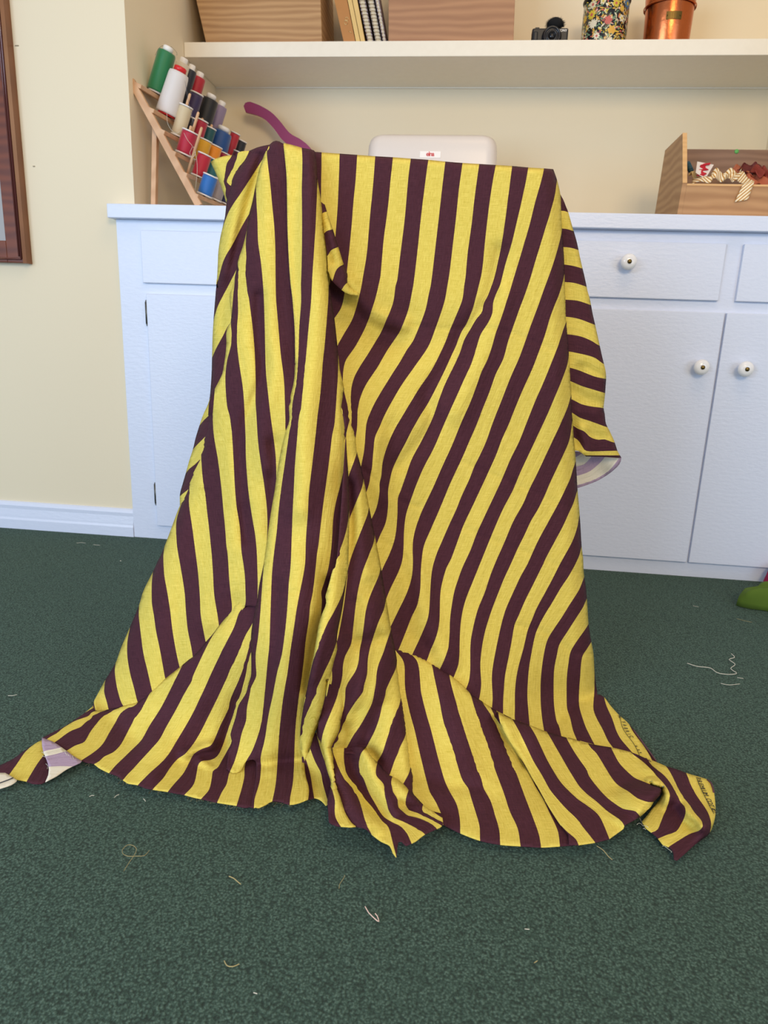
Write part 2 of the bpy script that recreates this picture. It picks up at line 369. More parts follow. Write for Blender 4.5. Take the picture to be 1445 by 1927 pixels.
# bar, column of its foot, radius, height of winding, colour, kind, label
SPOOLS = [
 (0, 291, 16.3, 68, (16, 120, 66), 'tall', 'tall green thread spool at the near end of the top bar'),
 (0, 321, 13, 66, (226, 212, 186), 'tall', 'cream spool behind the green one on the top bar'),
 (0, 337, 10.5, 64, (22, 26, 40), 'tall', 'navy spool between the cream and red ones on the top bar'),
 (0, 353, 12, 61, (188, 18, 42), 'tall', 'tall red spool farthest on the top bar'),
 (1, 312, 19.8, 73, (232, 226, 222), 'cone', 'big white thread cone with red plastic ends'),
 (1, 350, 12, 54, (52, 36, 82), 'small', 'dark violet spool between the red and tall black spools'),
 (1, 374, 15.5, 61, (12, 12, 15), 'tall', 'tall black thread spool standing out on the second bar'),
 (1, 394, 11.5, 60, (150, 132, 160), 'tall', 'lavender spool beside the tall black spool'),
 (2, 332, 12.5, 48, (218, 200, 162), 'small', 'glossy cream spool under the white cone'),
 (2, 349, 8, 36, (28, 32, 46), 'small', 'small navy spool half hidden behind the cream spool'),
 (2, 364, 12, 40, (180, 16, 52), 'small', 'red spool with a peg end showing, behind the nearest red one'),
 (2, 382, 10.5, 36, (10, 84, 88), 'small', 'dark teal spool under the tall black spool'),
 (2, 403, 19, 44, (18, 74, 140), 'cone', 'wide deep blue spool with white top core'),
 (2, 424, 9, 48, (190, 24, 48), 'small', 'red spool behind the wide blue spool'),
 (2, 438, 9.5, 42, (20, 26, 40), 'small', 'black spool at the far right end of the rack'),
 (3, 344, 15.5, 36, (186, 12, 54), 'small', 'crimson spool nearest on the fourth bar above the rail'),
 (3, 373, 12, 35, (232, 172, 24), 'small', 'mustard yellow spool beside the tangled peg'),
 (3, 392, 12.5, 34, (250, 152, 20), 'small', 'orange thread spool in the middle of the rack'),
 (3, 411, 10, 30, (160, 24, 60), 'small', 'raspberry spool half hidden behind the orange one'),
 (3, 433, 11, 42, (84, 14, 42), 'small', 'maroon spool low at the right above the fabric'),
 (4, 371, 13, 36, (192, 10, 44), 'small', 'bright red spool above the light blue spool'),
 (4, 391, 12, 35, (30, 112, 118), 'small', 'teal spool right of the bright red spool'),
 (4, 410, 10, 32, (70, 16, 40), 'small', 'dark wine spool hidden beside the fabric edge'),
 (5, 383, 14, 32, (22, 108, 188), 'small', 'light blue spool at the bottom of the rack'),
 (5, 403, 12, 32, (162, 150, 148), 'small', 'grey spool next to the light blue spool on the bottom bar'),
 (5, 420, 11, 30, (34, 40, 88), 'small', 'dark blue spool against the fabric on the bottom bar'),
]
for (i, px, rp, hp, rgb, kind, lab) in SPOOLS:
    Y = ybar(i, px); base = onbar(i, Y)+pegd*0.0065; r = rp*.97*Y/FPX; h = hp*Y/FPX
    o = thing('thread_spool', lab, 'thread spool', tuple(base), 'thread spools on the wooden rack'); o.rotation_mode = 'QUATERNION'; o.rotation_quaternion = SPQ
    fl = M['plastic_red'] if 'red plastic' in lab else M['plastic_white']
    b = MB(); e = 0.0034 if kind == 'small' else 0.004
    if kind == 'small':
        b.lathe([(0.004, 0), (r, 0), (r*1.03, e/2), (r, e), (0.006, e), (0.006, e+h), (r, e+h), (r*1.03, e*1.5+h), (r, 2*e+h), (0.004, 2*e+h), (0.004, 0)], 26)
    else:
        b.lathe([(0.006, 0), (r*0.80, 0), (r*0.84, e), (0.010, e*1.3), (0.010, h), (r*.55, h+0.002), (r*.55, h+0.011), (r*.45, h+0.013), (0.006, h+0.013), (0.006, 0)], 26)
    b.build('spool_core', fl, o)
    b = MB()
    if kind == 'small': pr = [(0.006, e), (r*.93, e*1.05), (r*.955, e+h*.1), (r*.96, e+h*.5), (r*.955, e+h*.9), (r*.93, e+h*.99), (0.006, e+h)]
    elif kind == 'cone': pr = [(0.010, e), (r*1.02, e), (r*1.04, e+.004), (r*.90, h*.92), (r*.84, h-.002), (r*.6, h), (0.010, h)]
    else: pr = [(0.010, e), (r*.97, e), (r, e+.003), (r*.97, h*.95), (r*.90, h-.001), (r*.6, h), (0.010, h)]
    b.lathe(pr, 30); b.build('thread_winding', threadmat(rgb), o)
# pegs
for (i, px, Lp) in ((0, 291, 40), (0, 321, 40), (1, 312, 60), (2, 332, 78), (3, 347, 80), (2, 364, 52), (2, 382, 50), (3, 342, 54), (4, 352, 84), (3, 373, 44), (3, 392, 43), (4, 371, 44), (4, 391, 40), (5, 383, 36), (5, 403, 36), (5, 420, 34)):
    Y = ybar(i, px); a = onbar(i, Y)-pegd*0.001; L = Lp*Y/FPX
    b = MB(); b.tube([a, a+pegd*L*.97, a+pegd*L], 0.0036, 10, 0, [1, 1, .7]); fit(b.build('peg', WOOD, rack), rk0)
def strand(name, P3, r, mat, lab, cat='thread', group=None):
    c = bpy.data.curves.new(name, 'CURVE'); c.dimensions = '3D'; c.bevel_depth = r; c.bevel_resolution = 1; sp_ = c.splines.new('POLY')
    q = crom([tuple(p) for p in P3], 0.004); sp_.points.add(len(q)-1)
    for i_, v in enumerate(q): sp_.points[i_].co = (*v, 1)
    me_ = bpy.data.objects.new('tmp', c); COL.objects.link(me_); dg = bpy.context.evaluated_depsgraph_get(); m2 = bpy.data.meshes.new_from_object(me_.evaluated_get(dg)); bpy.data.objects.remove(me_)
    m2.materials.clear(); o = link(name, m2, mat); return tag(o, lab, cat, group)
yw = ybar(4, 352)+.01
kn = [at(x, y, yw-.012+.002*math.sin(k*2.1)) for k, (x, y) in enumerate(((346, 250), (352, 262), (358, 270), (362, 276), (357, 288), (362, 296), (368, 288), (364, 276), (370, 300), (371, 322), (369, 344), (367, 358)))]
strand('loose_thread', kn, 0.00045, M['thread_white'], 'loose pale thread tangled round a rack peg and hanging down')
strand('loose_thread', [at(x, y, RY0-.028) for x, y in ((314, 208), (315, 230), (322, 244), (332, 251), (340, 246))], 0.0004, M['thread_white'], 'loose white thread trailing below the big white cone')
strand('loose_thread', [at(x, y, ybar(0, 291)-k_) for x, y, k_ in ((292, 104, .034), (298, 92, .026), (306, 86, .010), (314, 89, .0), (322, 88, .0), (332, 98, .006), (333, 104, .018))], 0.0004, plain('green_grey_thread', (90, 96, 80), .8), 'thin loose thread looping over the green spool')
strand('loose_thread', [at(x, y, RY0-.012) for x, y in ((348, 152), (352, 176), (356, 198), (360, 214), (364, 232))], 0.0004, plain('grey_thread', (120, 118, 128), .8), 'thin grey thread hanging between the white cone and dark spools')

# ------------------------------------------------------------------ top shelf
def tapered_box(name, label, cat, px0t, px0b, px1t, px1b, Yf, depth, height, mat, wall=0.010, rim=True, group=None):
    z0 = ZS; a = at(px0b, 77, Yf); b_ = at(px1b, 77, Yf); at0 = at(px0t, 0, Yf); at1 = at(px1t, 0, Yf)
    kz = height/(at0.z-z0) ; xl0, xr0 = a.x, b_.x; xl1 = xl0+(at0.x-a.x)*kz; xr1 = xr0+(at1.x-b_.x)*kz
    o = thing(name, label, cat, ((xl0+xr0)/2, Yf+depth/2, z0), group); bs = ((xl0+xr0)/2, Yf+depth/2, z0)
    z1 = z0+height; Y1 = Yf+depth; w = wall
    fit(MB().hexa([(xl0, Yf, z0), (xr0, Yf, z0), (xr0, Yf+w, z0), (xl0, Yf+w, z0), (xl1, Yf, z1), (xr1, Yf, z1), (xr1, Yf+w, z1), (xl1, Yf+w, z1)], 0, .0012).build('front_panel', mat, o), bs)
    fit(MB().hexa([(xl0, Y1-w, z0), (xr0, Y1-w, z0), (xr0, Y1, z0), (xl0, Y1, z0), (xl1, Y1-w, z1), (xr1, Y1-w, z1), (xr1, Y1, z1), (xl1, Y1, z1)], 0, .0012).build('back_panel', mat, o), bs)
    for (x0_, x1_, s_) in ((xl0, xl1, 1), (xr0, xr1, -1)):
        fit(MB().hexa([(x0_, Yf+w, z0), (x0_+s_*w, Yf+w, z0), (x0_+s_*w, Y1-w, z0), (x0_, Y1-w, z0), (x1_, Yf+w, z1), (x1_+s_*w, Yf+w, z1), (x1_+s_*w, Y1-w, z1), (x1_, Y1-w, z1)], 0, .0008).build('side_panel', mat, o), bs)
    fit(MB().box((xl0+w, Yf+w, z0+.0005), (xr0-w, Y1-w, z0+.008)).build('bottom_panel', mat, o), bs)
    return o
tapered_box('wooden_crate', 'brown wooden crate with slanting left side near the niche corner', 'crate', 369, 388, 603, 606, 2.262, 0.20, 0.23, M['cratewood'], group=None)
tapered_box('wooden_crate', 'brown wooden crate right of the leaning notebooks', 'crate', 731, 731, 969, 966, 2.255, 0.21, 0.23, m_wood('reddish_crate_wood', (150, 106, 76), (184, 138, 100), (0.25, 0.25, 1.6), rings=9))
def book(name, label, xb0, xb1, xt0, xt1, mat_c, mat_p, Yf, dep, h=0.21, ring=False, cat='book', group=None):
    p0 = at(xb0, 77, Yf).x; p1 = at(xb1, 77, Yf).x; q0 = at(xt0, 0, Yf); q1 = at(xt1, 0, Yf); kz = h/(q0.z-ZS)
    t0 = p0+(q0.x-p0)*kz; t1 = p1+(q1.x-p1)*kz; c = .0018; z1 = ZS+h; bs = (p0, Yf+dep/2, ZS+.0005); z0 = ZS+.0005
    o = thing(name, label, cat, bs, group)
    def sl(a0, a1, b0, b1, y0, y1, nm, mt): return fit(MB().hexa([(a0, y0, z0), (a1, y0, z0), (a1, y1, z0), (a0, y1, z0), (b0, y0, z1), (b1, y0, z1), (b1, y1, z1), (b0, y1, z1)], 0, .0004).build(nm, mt, o), bs)
    if ring:
        sl(p0, p0+c, t0, t0+c, Yf, Yf+dep, 'cover', mat_c); sl(p1-c, p1, t1-c, t1, Yf, Yf+dep, 'cover', mat_c); sl(p0+c+.0003, p1-c-.0003, t0+c+.0003, t1-c-.0003, Yf+.003, Yf+dep-.002, 'pages', mat_p)
        b = MB(); n_ = 24; w = (p1-p0)
        for k in range(n_):
            u_ = (k+.5)/n_; xc = (p0+p1)/2*(1-u_)+(t0+t1)/2*u_; zz = z0+h*u_
            b.tube([(xc-w*.52, Yf+.004, zz), (xc-w*.5, Yf-.003, zz), (xc, Yf-.006, zz), (xc+w*.5, Yf-.003, zz), (xc+w*.52, Yf+.004, zz)], .0007, 5)
        fit(b.build('wire_spiral', M['brass'] if ring == 1 else M['plastic_white'], o), bs)
    else:
        sl(p0, p1, t0, t1, Yf, Yf+.002, 'spine', mat_c); sl(p0, p0+c, t0, t0+c, Yf+.002, Yf+dep, 'cover', mat_c); sl(p1-c, p1, t1-c, t1, Yf+.002, Yf+dep, 'cover', mat_c); sl(p0+c+.0002, p1-c-.0002, t0+c+.0002, t1-c-.0002, Yf+.0022, Yf+dep-.003, 'pages', mat_p)
    return o
PAPER = plain('book_paper', (226, 214, 186), .8); TAN = plain('tan_leatherette', (182, 124, 62), .45); YEL = plain('pale_yellow_cover', (222, 188, 118), .5)
def plaid(name, a, c_, b_):
    t = NT(name); v = t.coord(); s1 = t.n('ShaderNodeSeparateXYZ'); t.l(v, s1.inputs[0])
    f1 = t.math('GREATER_THAN', t.math('FLOORED_MODULO', t.math('MULTIPLY', s1.outputs[2], 95), 1.0), 0.6); f2 = t.math('GREATER_THAN', t.math('FLOORED_MODULO', t.math('MULTIPLY', s1.outputs[0], 210), 1.0), 0.6)
    c = t.mix(f1, lin(a), lin(c_)); t.set(Base_Color=t.mix(t.math('MULTIPLY', f2, 0.6), c, lin(b_)), Roughness=0.6); return t.m
PL1 = plaid('plaid_cover_violet', (186, 172, 186), (110, 96, 110), (150, 120, 90)); PL2 = plaid('plaid_cover_grey', (176, 168, 164), (120, 112, 112), (200, 190, 180))
bk = book('album', 'thick tan album with gold symbols leaning beside the left crate', 648, 670, 629, 653, TAN, PAPER, 2.275, .14)
GOLD = plain('gold_foil', (236, 204, 140), .3, .6)
b = MB()
cx = [(651, 42, .0052), (652.5, 36, .0042)]
def ringpts(c, r, y): return [Vector((c.x+r*math.cos(a_), y, c.z+r*1.1*math.sin(a_))) for a_ in np.linspace(0, 2*math.pi, 17)]
for x_, y_, r_ in cx: b.tube(ringpts(at(x_, y_, 2.2745), r_, 2.2742), .0008, 5)
b.tube([at(656, 58, 2.2742), at(662, 62, 2.2742)], .0008, 5)
g = b.build('gold_symbol', GOLD, bk); fit(g, tuple(bk.location))
book('thin_book', 'pale yellow thin book touching the tan album', 671, 679, 654, 662, YEL, PAPER, 2.272, .14, group=None)
book('thin_book', 'pale yellow thin book next to the plaid notebooks', 680, 688, 663, 672, YEL, PAPER, 2.272, .14)
book('spiral_notebook', 'violet plaid spiral notebook with brass wire beside yellow book', 693, 704, 675, 687, PL1, PAPER, 2.275, .14, ring=1, cat='notebook')
book('spiral_notebook', 'grey plaid spiral notebook in the middle of the three notebooks', 708, 719, 692, 703, PL2, PAPER, 2.275, .14, ring=1, cat='notebook')
book('spiral_notebook', 'thin plaid notebook with white wire beside the right crate', 722, 728, 706, 713, PL1, PAPER, 2.275, .14, ring=2, cat='notebook')

# text helper: real letter geometry
def text_obj(s, size, ext, mat, name, parent=None, bold=False, spacing=1.0):
    c = bpy.data.curves.new(name, 'FONT'); c.body = s; c.size = size; c.extrude = ext; c.align_x = 'CENTER'; c.align_y = 'CENTER'; c.space_character = spacing
    if bold: c.offset = size*0.018
    o = bpy.data.objects.new('tmp', c); COL.objects.link(o); dg = bpy.context.evaluated_depsgraph_get(); me_ = bpy.data.meshes.new_from_object(o.evaluated_get(dg)); bpy.data.objects.remove(o)
    me_.materials.clear(); return link(name, me_, mat, parent)
# camera
p0 = at(1000, 77, 2.29); p1 = at(1068, 77, 2.29); zt = at(1034, 52, 2.29).z
cam_o = thing('compact_camera', 'small black compact camera with fuzzy microphone cover on shelf', 'camera', ((p0.x+p1.x)/2, 2.31, ZS)); cb_ = tuple(cam_o.location)
# its body stands on the shelf; the shelf edge hides its lowest part
b = MB(); b.box((p0.x, 2.29, ZS), (p1.x, 2.325, zt), .005, seg=3); fit(b.build('camera_body', M['black'], cam_o), cb_)
lc = at(1038, 67, 2.285); lcz = ZS+(zt-ZS)*.47; R90 = Matrix.Translation((lc.x, 2.29, lcz)) @ Matrix.Rotation(math.radians(90), 4, 'X')
b = MB(); b.lathe([(0, 0), (.027, 0), (.027, .006), (.024, .010), (.0235, .016), (.020, .018), (.019, .013), (.015, .012), (.014, .016), (.011, .016), (.010, .012), (0, .011)], 40, 0, R90)
fit(tag(b.build('lens', plain('lens_barrel', (30, 30, 34), .25), cam_o), 'ridged black lens'), cb_)
b = MB(); b.lathe([(0, .0112), (.0085, .0112), (.006, .0145), (0, .0155)], 24, 0, R90); fit(b.build('lens_glass', plain('lens_glass', (10, 12, 20), .03), cam_o), cb_)
b = MB(); b.box((p0.x+.004, 2.284, ZS+.012), (p0.x+.016, 2.291, zt-.010), .003); fit(b.build('grip', M['black'], cam_o), cb_)
b = MB(); b.box((p0.x+.008, 2.297, zt-.001), (p0.x+.020, 2.315, zt+.004), .0015); fit(b.build('shutter_button', M['black'], cam_o), cb_)
tx = text_obj('SONY', .0085, .0003, M['plastic_white'], 'printed_name', cam_o, True); q = at(1060, 57, 2.289); tx.matrix_local = Matrix.Translation((q.x-cb_[0]-.001, 2.2896-cb_[1], zt-.0075-cb_[2])) @ Matrix.Rotation(math.radians(90), 4, 'X')
# furry windscreen
b = MB(); mc = at(1045, 43, 2.305); rs = random.Random(5)
prof_ = [(0, -.012), (.02, -.010), (.024, .002), (.020, .012), (.010, .017), (0, .018)]
b.lathe([(r_*.85, z_*.9) for r_, z_ in prof_], 24, 0, Matrix.Translation((mc.x, 2.307, zt+.014)))
for _ in range(900):
    th = rs.uniform(0, 2*math.pi); ph = math.acos(rs.uniform(-.35, 1)); n_ = Vector((math.sin(ph)*math.cos(th), math.sin(ph)*math.sin(th)*.7, math.cos(ph)*.75))
    s_ = Vector((mc.x, 2.307, zt+.012))+Vector((n_.x*.019, n_.y*.017, n_.z*.018)); e_ = s_+n_*rs.uniform(.005, .011)+Vector((rs.uniform(-.004, .004), rs.uniform(-.003, .003), rs.uniform(-.002, .003))); t_ = n_.cross(Vector((rs.random(), rs.random(), rs.random()))).normalized()*.0007
    v = [b.bm.verts.new(x_) for x_ in (s_-t_, s_+t_, e_)]; b.bm.faces.new(v)
fit(tag(b.build('fur_windscreen', M['fur'], cam_o), 'fluffy black wind cover'), cb_)
# floral tin
q0 = at(1098, 77, 2.30); q1 = at(1184, 77, 2.30); tr = (q1.x-q0.x)/2; tcx = (q0.x+q1.x)/2; TY = 2.30+tr
tin = thing('floral_tin', 'round tin printed with colourful flowers on black, near the copper canister', 'tin', (tcx, TY, ZS))
TH = .130
b = MB(); b.lathe([(0, 0), (tr*.985, 0), (tr, .002), (tr*1.005, TH), (tr*.97, TH+.001), (tr*.97, .003), (0, .003)], 64); b.build('tin_body', plain('black_enamel', (20, 24, 30), .25), tin)
b = MB(); b.lathe([(tr*.95, TH-.001), (tr*1.04, TH-.001), (tr*1.06, TH+.003), (tr*1.04, TH+.007), (tr*.95, TH+.007), (tr*.95, TH-.001)], 64); tag(b.build('rim', M['black'], tin), 'rolled black rim')
cols = [(214, 190, 60), (196, 92, 86), (70, 118, 160), (220, 208, 170), (108, 140, 110), (220, 170, 70), (226, 216, 190)]
pm = [plain('petal_paint_%d' % i_, c_, .35, noise=0.02) for i_, c_ in enumerate(cols)]
rs = random.Random(11); b = MB()
def onto(th, z, du, dz, lift): a_ = th+du/tr; rr = tr*(1+.005*(z+dz)/TH)+lift; return (rr*math.cos(a_), rr*math.sin(a_), z+dz)
def ell(th, z, cx_, cz_, ra, rb_, ang, mat, lift, n_=10):
    vs_ = []
    for k in range(n_):
        t_ = 2*math.pi*k/n_; x_ = ra*math.cos(t_); y_ = rb_*math.sin(t_); vs_.append(b.bm.verts.new(onto(th, z, cx_+x_*math.cos(ang)-y_*math.sin(ang), cz_+x_*math.sin(ang)+y_*math.cos(ang), lift)))
    f_ = b.bm.faces.new(vs_); f_.material_index = mat
spots = []
for k in range(260):
    th = rs.uniform(0, 2*math.pi); z = rs.uniform(.008, TH-.012); r_ = rs.uniform(.008, .015)
    if any(abs(((th-a_+math.pi) % (2*math.pi))-math.pi)*tr < (r_+c_)*.9 and abs(z-b__) < (r_+c_)*.9 for a_, b__, c_ in spots): continue
    spots.append((th, z, r_)); np_ = rs.choice([5, 6, 8, 10]); m1 = rs.choice([0, 1, 2, 3, 5, 6]); m2 = rs.choice([0, 5, 6, 1])
    for j in range(np_): a_ = 2*math.pi*j/np_; ell(th, z, .58*r_*math.cos(a_), .58*r_*math.sin(a_), r_*.42, r_*1.5/np_+.0006, a_, m1, .0004)
    ell(th, z, 0, 0, r_*.32, r_*.32, 0, m2, .0007)
for k in range(1300):
    th = rs.uniform(0, 2*math.pi); z = rs.uniform(.005, TH-.006); ell(th, z, 0, 0, rs.uniform(.003, .007), rs.uniform(.001, .0022), rs.uniform(0, 6.3), rs.choice([3, 4, 4, 5, 0, 6, 1]), .0002, 8)
fl = b.build('flower_print', pm, tin)
# copper canister
q0 = at(1218, 77, 2.29); q1 = at(1307, 77, 2.29); tr2 = (q1.x-q0.x)/2; cxx = (q0.x+q1.x)/2
can = thing('copper_canister', 'polished copper canister with small brass plaque at right of shelf', 'canister', (cxx, 2.29+tr2, ZS))
b = MB(); b.lathe([(0, 0), (tr2*.96, 0), (tr2*.975, .002), (tr2*1.02, .10), (tr2*1.075, .135), (tr2*1.075, .16), (tr2*1.04, .16), (tr2*.99, .10), (tr2*.95, .004), (0, .004)], 64); b.build('canister_body', M['copper'], can)
b = MB(); b.lathe([(tr2*1.08+.001, .080+.03), (tr2*1.05+.004, .111), (tr2*1.06+.004, .114), (tr2*1.06, .116)], 64)
b.build('rim_ring', M['copper'], can)
b = MB(); 
for s_ in range(8):
    a0 = -math.pi/2-.32+s_*.08; a1 = a0+.08; rr = tr2*1.015+.0012
    vs_ = [b.bm.verts.new((rr*math.cos(a_), rr*math.sin(a_), z_)) for a_, z_ in ((a0, .064), (a1, .064), (a1, .083), (a0, .083))]; b.bm.faces.new(vs_)
pq = b.build('plaque', M['brass'], can); pq.modifiers.new('t', 'SOLIDIFY').thickness = .001
for k in range(3):
    b = MB(); b.lathe([(0, 0), (.002, 0), (.0015, .001), (0, .0014)], 10, 0, Matrix.Rotation(-math.pi/2+(-.28, 0.26, 0.0)[k], 4, 'Z') @ Matrix.Translation((tr2*1.015+.0018, 0, (.0735, .0735, .004)[k])) @ Matrix.Rotation(math.pi/2, 4, 'Y')); b.build('rivet', M['brass'], can)

# ------------------------------------------------------------------ sewing machine cover behind the fabric
YM = 2.18; l0 = at(686, 310, YM).x; l1 = at(937, 310, YM).x; t0 = at(693, 249, YM); t1 = at(932, 249, YM); zt_ = at(812, 249, YM).z
sm = thing('sewing_machine_cover', 'cream hard plastic sewing machine cover with small white name plate', 'sewing machine cover', ((l0+l1)/2, YM+.09, ZC+.0006)); sb = tuple(sm.location)
hx = (l1-l0)/2; cx_ = (l0+l1)/2; dp = .19; n1 = 28
b = MB(); bmc = b.bm
def rrect(hx_, hy_, r_, n_=6):
    o_ = []
    for (sx_, sy2, a0) in ((1, -1, -90), (1, 1, 0), (-1, 1, 90), (-1, -1, 180)):
        for k in range(n_+1): a_ = math.radians(a0+90*k/n_); o_.append((sx_*(hx_-r_)+r_*math.cos(a_), sy2*(hy_-r_)+r_*math.sin(a_)))
    return o_
levels = []; Hc = zt_-ZC
for z_, ins in [(0, 0), (Hc*.5, .002), (Hc-.05, .004), (Hc-.028, .006), (Hc-.016, .010), (Hc-.008, .016), (Hc-.003, .024), (Hc, .036)]: levels.append([bmc.verts.new((cx_+x_, YM+dp/2+y_, ZC+.0006+z_)) for x_, y_ in rrect(hx-ins, dp/2-ins*.8, max(.02, .036-ins*.3))])
for a_, c_ in zip(levels, levels[1:]):
    for k in range(len(a_)): bmc.faces.new((a_[k], a_[(k+1) % len(a_)], c_[(k+1) % len(a_)], c_[k]))
bmc.faces.new(levels[-1]); bmc.faces.new(levels[0][::-1])
fit(b.build('cover_shell', M['casecream'], sm, True), sb)
la = at(790, 284, YM); lb = at(829, 297, YM)
b = MB(); b.box((la.x, YM+.0015, lb.z), (lb.x, YM+.0055, la.z), .0006); nb = b.build('name_plate', M['label'], sm); fit(nb, sb)
tx = text_obj('elna', .0165, .0002, M['redink'], 'printed_name', sm, True, .86); tx.matrix_local = Matrix.Translation(((la.x+lb.x)/2-sb[0], YM+.0009-sb[1], (la.z+lb.z)/2-sb[2]+.001)) @ Matrix.Rotation(math.radians(90), 4, 'X')

# ------------------------------------------------------------------ purple curved handle in front of back wall
b = MB(); YH = 2.43
up = crom([(470, 191), (490, 199), (510, 211), (525, 226), (545, 250), (565, 262), (580, 274), (590, 290), (600, 330), (606, 400)], 5)
lo_ = crom([(462, 211), (485, 217), (500, 226), (516, 243), (530, 262), (545, 274), (562, 281), (572, 296), (580, 340), (584, 400)], 5)
tipc = [(460, 205), (458, 199), (461, 193), (466, 191.5)]
poly = [at(x, y, YH) for x, y in list(up)+list(lo_[::-1])+tipc]
poly = [Vector((p.x, YH, max(p.z, ZC+.001))) for p in poly]
nn = len(poly); a_ = [b.bm.verts.new(p) for p in poly]; c_ = [b.bm.verts.new(p+Vector((0, .012, 0))) for p in poly]
b.bm.faces.new(a_); b.bm.faces.new(c_[::-1])
for k in range(nn): b.bm.faces.new((a_[k], c_[k], c_[(k+1) % nn], a_[(k+1) % nn]))
bmesh.ops.bevel(b.bm, geom=[e for e in b.bm.edges if len(e.link_faces) == 2 and any(len(f_.verts) > 10 for f_ in e.link_faces)], offset=.0025, segments=3, affect='EDGES')
tag(b.build('curved_handle', M['magenta']), 'purple curved flat handle rising behind the fabric against back wall', 'handle')

# ------------------------------------------------------------------ wooden tray bin with ribbons
YT = 1.97; A0 = at(1275, 392, YT); fl0 = at(1284, 345, YT); zf = fl0.z; xl = A0.x
bin_ = thing('wooden_tray', 'open wooden tray bin holding ribbons at right end of countertop', 'tray', (xl+.15, YT+.1, ZC)); bb0 = tuple(bin_.location); XE2 = XR-.03
lean = (fl0.x-xl)/(zf-ZC)
def TX(z): return xl+lean*(z-ZC)
YT2 = min(atx(1232, 390, xl).y, YB-.03); YTOP = YT+.085; zs = at(1282, 251, YTOP).z; zs2 = at(1243, 285, YT2).z; zs2 = (zs+zs2)/2; w = .011; Z0 = ZC+.0008
prof_s = [(YT, Z0), (YT, zf), (YTOP, zs), (YT2, zs2), (YT2, Z0)]
b = MB(); va = [b.bm.verts.new((TX(z), y, z)) for y, z in prof_s]; vb = [b.bm.verts.new((TX(z)+w, y, z)) for y, z in prof_s]
b.bm.faces.new(va); b.bm.faces.new(vb[::-1])
for k in range(5): b.bm.faces.new((va[k], vb[k], vb[(k+1) % 5], va[(k+1) % 5]))
fit(b.build('side_panel', M['traywood'], bin_), bb0)
e0 = Vector((TX(zf), YT, zf)); e1 = Vector((TX(zs), YTOP, zs)); dn = Vector((0, -(zs-zf), (YTOP-YT))).normalized()*.0022; xw = Vector((w, 0, 0))
fit(tag(MB().hexa([e0+dn, e0+xw+dn, e0+xw, e0, e1+dn, e1+xw+dn, e1+xw, e1], 0, .0005).build('side_edge', M['trayedge'], bin_), 'paler wooden edge of the side panel'), bb0)
zb_ = at(1350, 281, YT2-w).z
fit(MB().hexa([(xl+w, YT2-w, Z0), (XE2, YT2-w, Z0), (XE2, YT2, Z0), (xl+w, YT2, Z0), (TX(zb_)+w, YT2-w, zb_), (XE2, YT2-w, zb_), (XE2, YT2, zb_), (TX(zb_)+w, YT2, zb_)], 0, .0008).build('back_panel', M['traydark'], bin_), bb0)
fit(MB().hexa([(xl+w, YT, Z0), (XE2, YT, Z0), (XE2, YT+w, Z0), (xl+w, YT+w, Z0), (TX(zf)+w, YT, zf-.005), (XE2, YT, zf-.005), (XE2, YT+w, zf-.005), (TX(zf)+w, YT+w, zf-.005)], 0, .0006).build('front_panel', M['traywood'], bin_), bb0)
fit(tag(MB().box((TX(zf)+w, YT-.0005, zf-.005), (XE2, YT+w+.0005, zf), .0008).build('front_rail', M['trayedge'], bin_), 'paler wooden edge strip'), bb0)
fit(MB().box((xl+w+.002, YT+w, ZC+.0008), (XE2, YT2-w, ZC+.008)).build('bottom_panel', M['traywood'], bin_), bb0)
b = MB(); gp = at(1386, 285, YT2-w); b.lathe([(0, 0), (.006, 0), (.005, .001), (0, .0013)], 9, 0, Matrix.Translation((gp.x, YT2-w-.0002, gp.z)) @ Matrix.Rotation(math.radians(90), 4, 'X')); fit(b.build('green_dot_sticker', plain('green_sticker', (96, 176, 88), .6), bin_), bb0)
# paper under the tray
pa = at(1344, 401, YK+.05); tag(MB().box((pa.x, YK+.045, ZC), (XR-.01, YT-.004, ZC+.0012)).build('paper_sheet', plain('white_paper', (240, 226, 218), .7)), 'thin white paper lying in front of the wooden tray', 'paper')
# things inside
t = NT('striped_ribbon'); uvn = t.n('ShaderNodeUVMap'); sx_ = t.n('ShaderNodeSeparateXYZ'); t.l(uvn.outputs[0], sx_.inputs[0])
fr = t.math('GREATER_THAN', t.math('FLOORED_MODULO', t.math('ADD', sx_.outputs[0], sx_.outputs[1]), 1.0), 0.6)
t.set(Base_Color=t.mix(fr, lin((244, 230, 196)), lin((186, 134, 56))), Roughness=0.75); M['ribbon'] = t.m
def ribbon(name, path, wvecs, mat, lab, cat='ribbon', th=.0008, parent=None):
    P = crom([tuple(p) for p in path], .004); W_ = crom([tuple(w_) for w_ in wvecs], .001) if len(wvecs) > 1 else np.array([wvecs[0]])
    n_ = len(P); V_ = []; L = 0; U_ = []
    for i_ in range(n_):
        w_ = W_[min(len(W_)-1, int(i_/n_*len(W_)))] if len(W_) > 1 else W_[0]
        if i_: L += np.linalg.norm(P[i_]-P[i_-1])
        for s_ in range(5): V_.append(P[i_]+w_*(s_/4-.5)); U_.append((L/.012, s_/4*np.linalg.norm(w_)/.012))
    F_ = [(i_*5+s_, (i_+1)*5+s_, (i_+1)*5+s_+1, i_*5+s_+1) for i_ in range(n_-1) for s_ in range(4)]
    me_ = bpy.data.meshes.new(name); me_.from_pydata([tuple(v) for v in V_], [], F_); uvl = me_.uv_layers.new(name='UVMap'); k = 0
    for f_ in F_:
        for i_ in f_: uvl.data[k].uv = U_[i_]; k += 1
    o = link(name, me_, mat, parent, True); m_ = o.modifiers.new('t', 'SOLIDIFY'); m_.thickness = th
    if parent is None: tag(o, lab, cat)
    return o
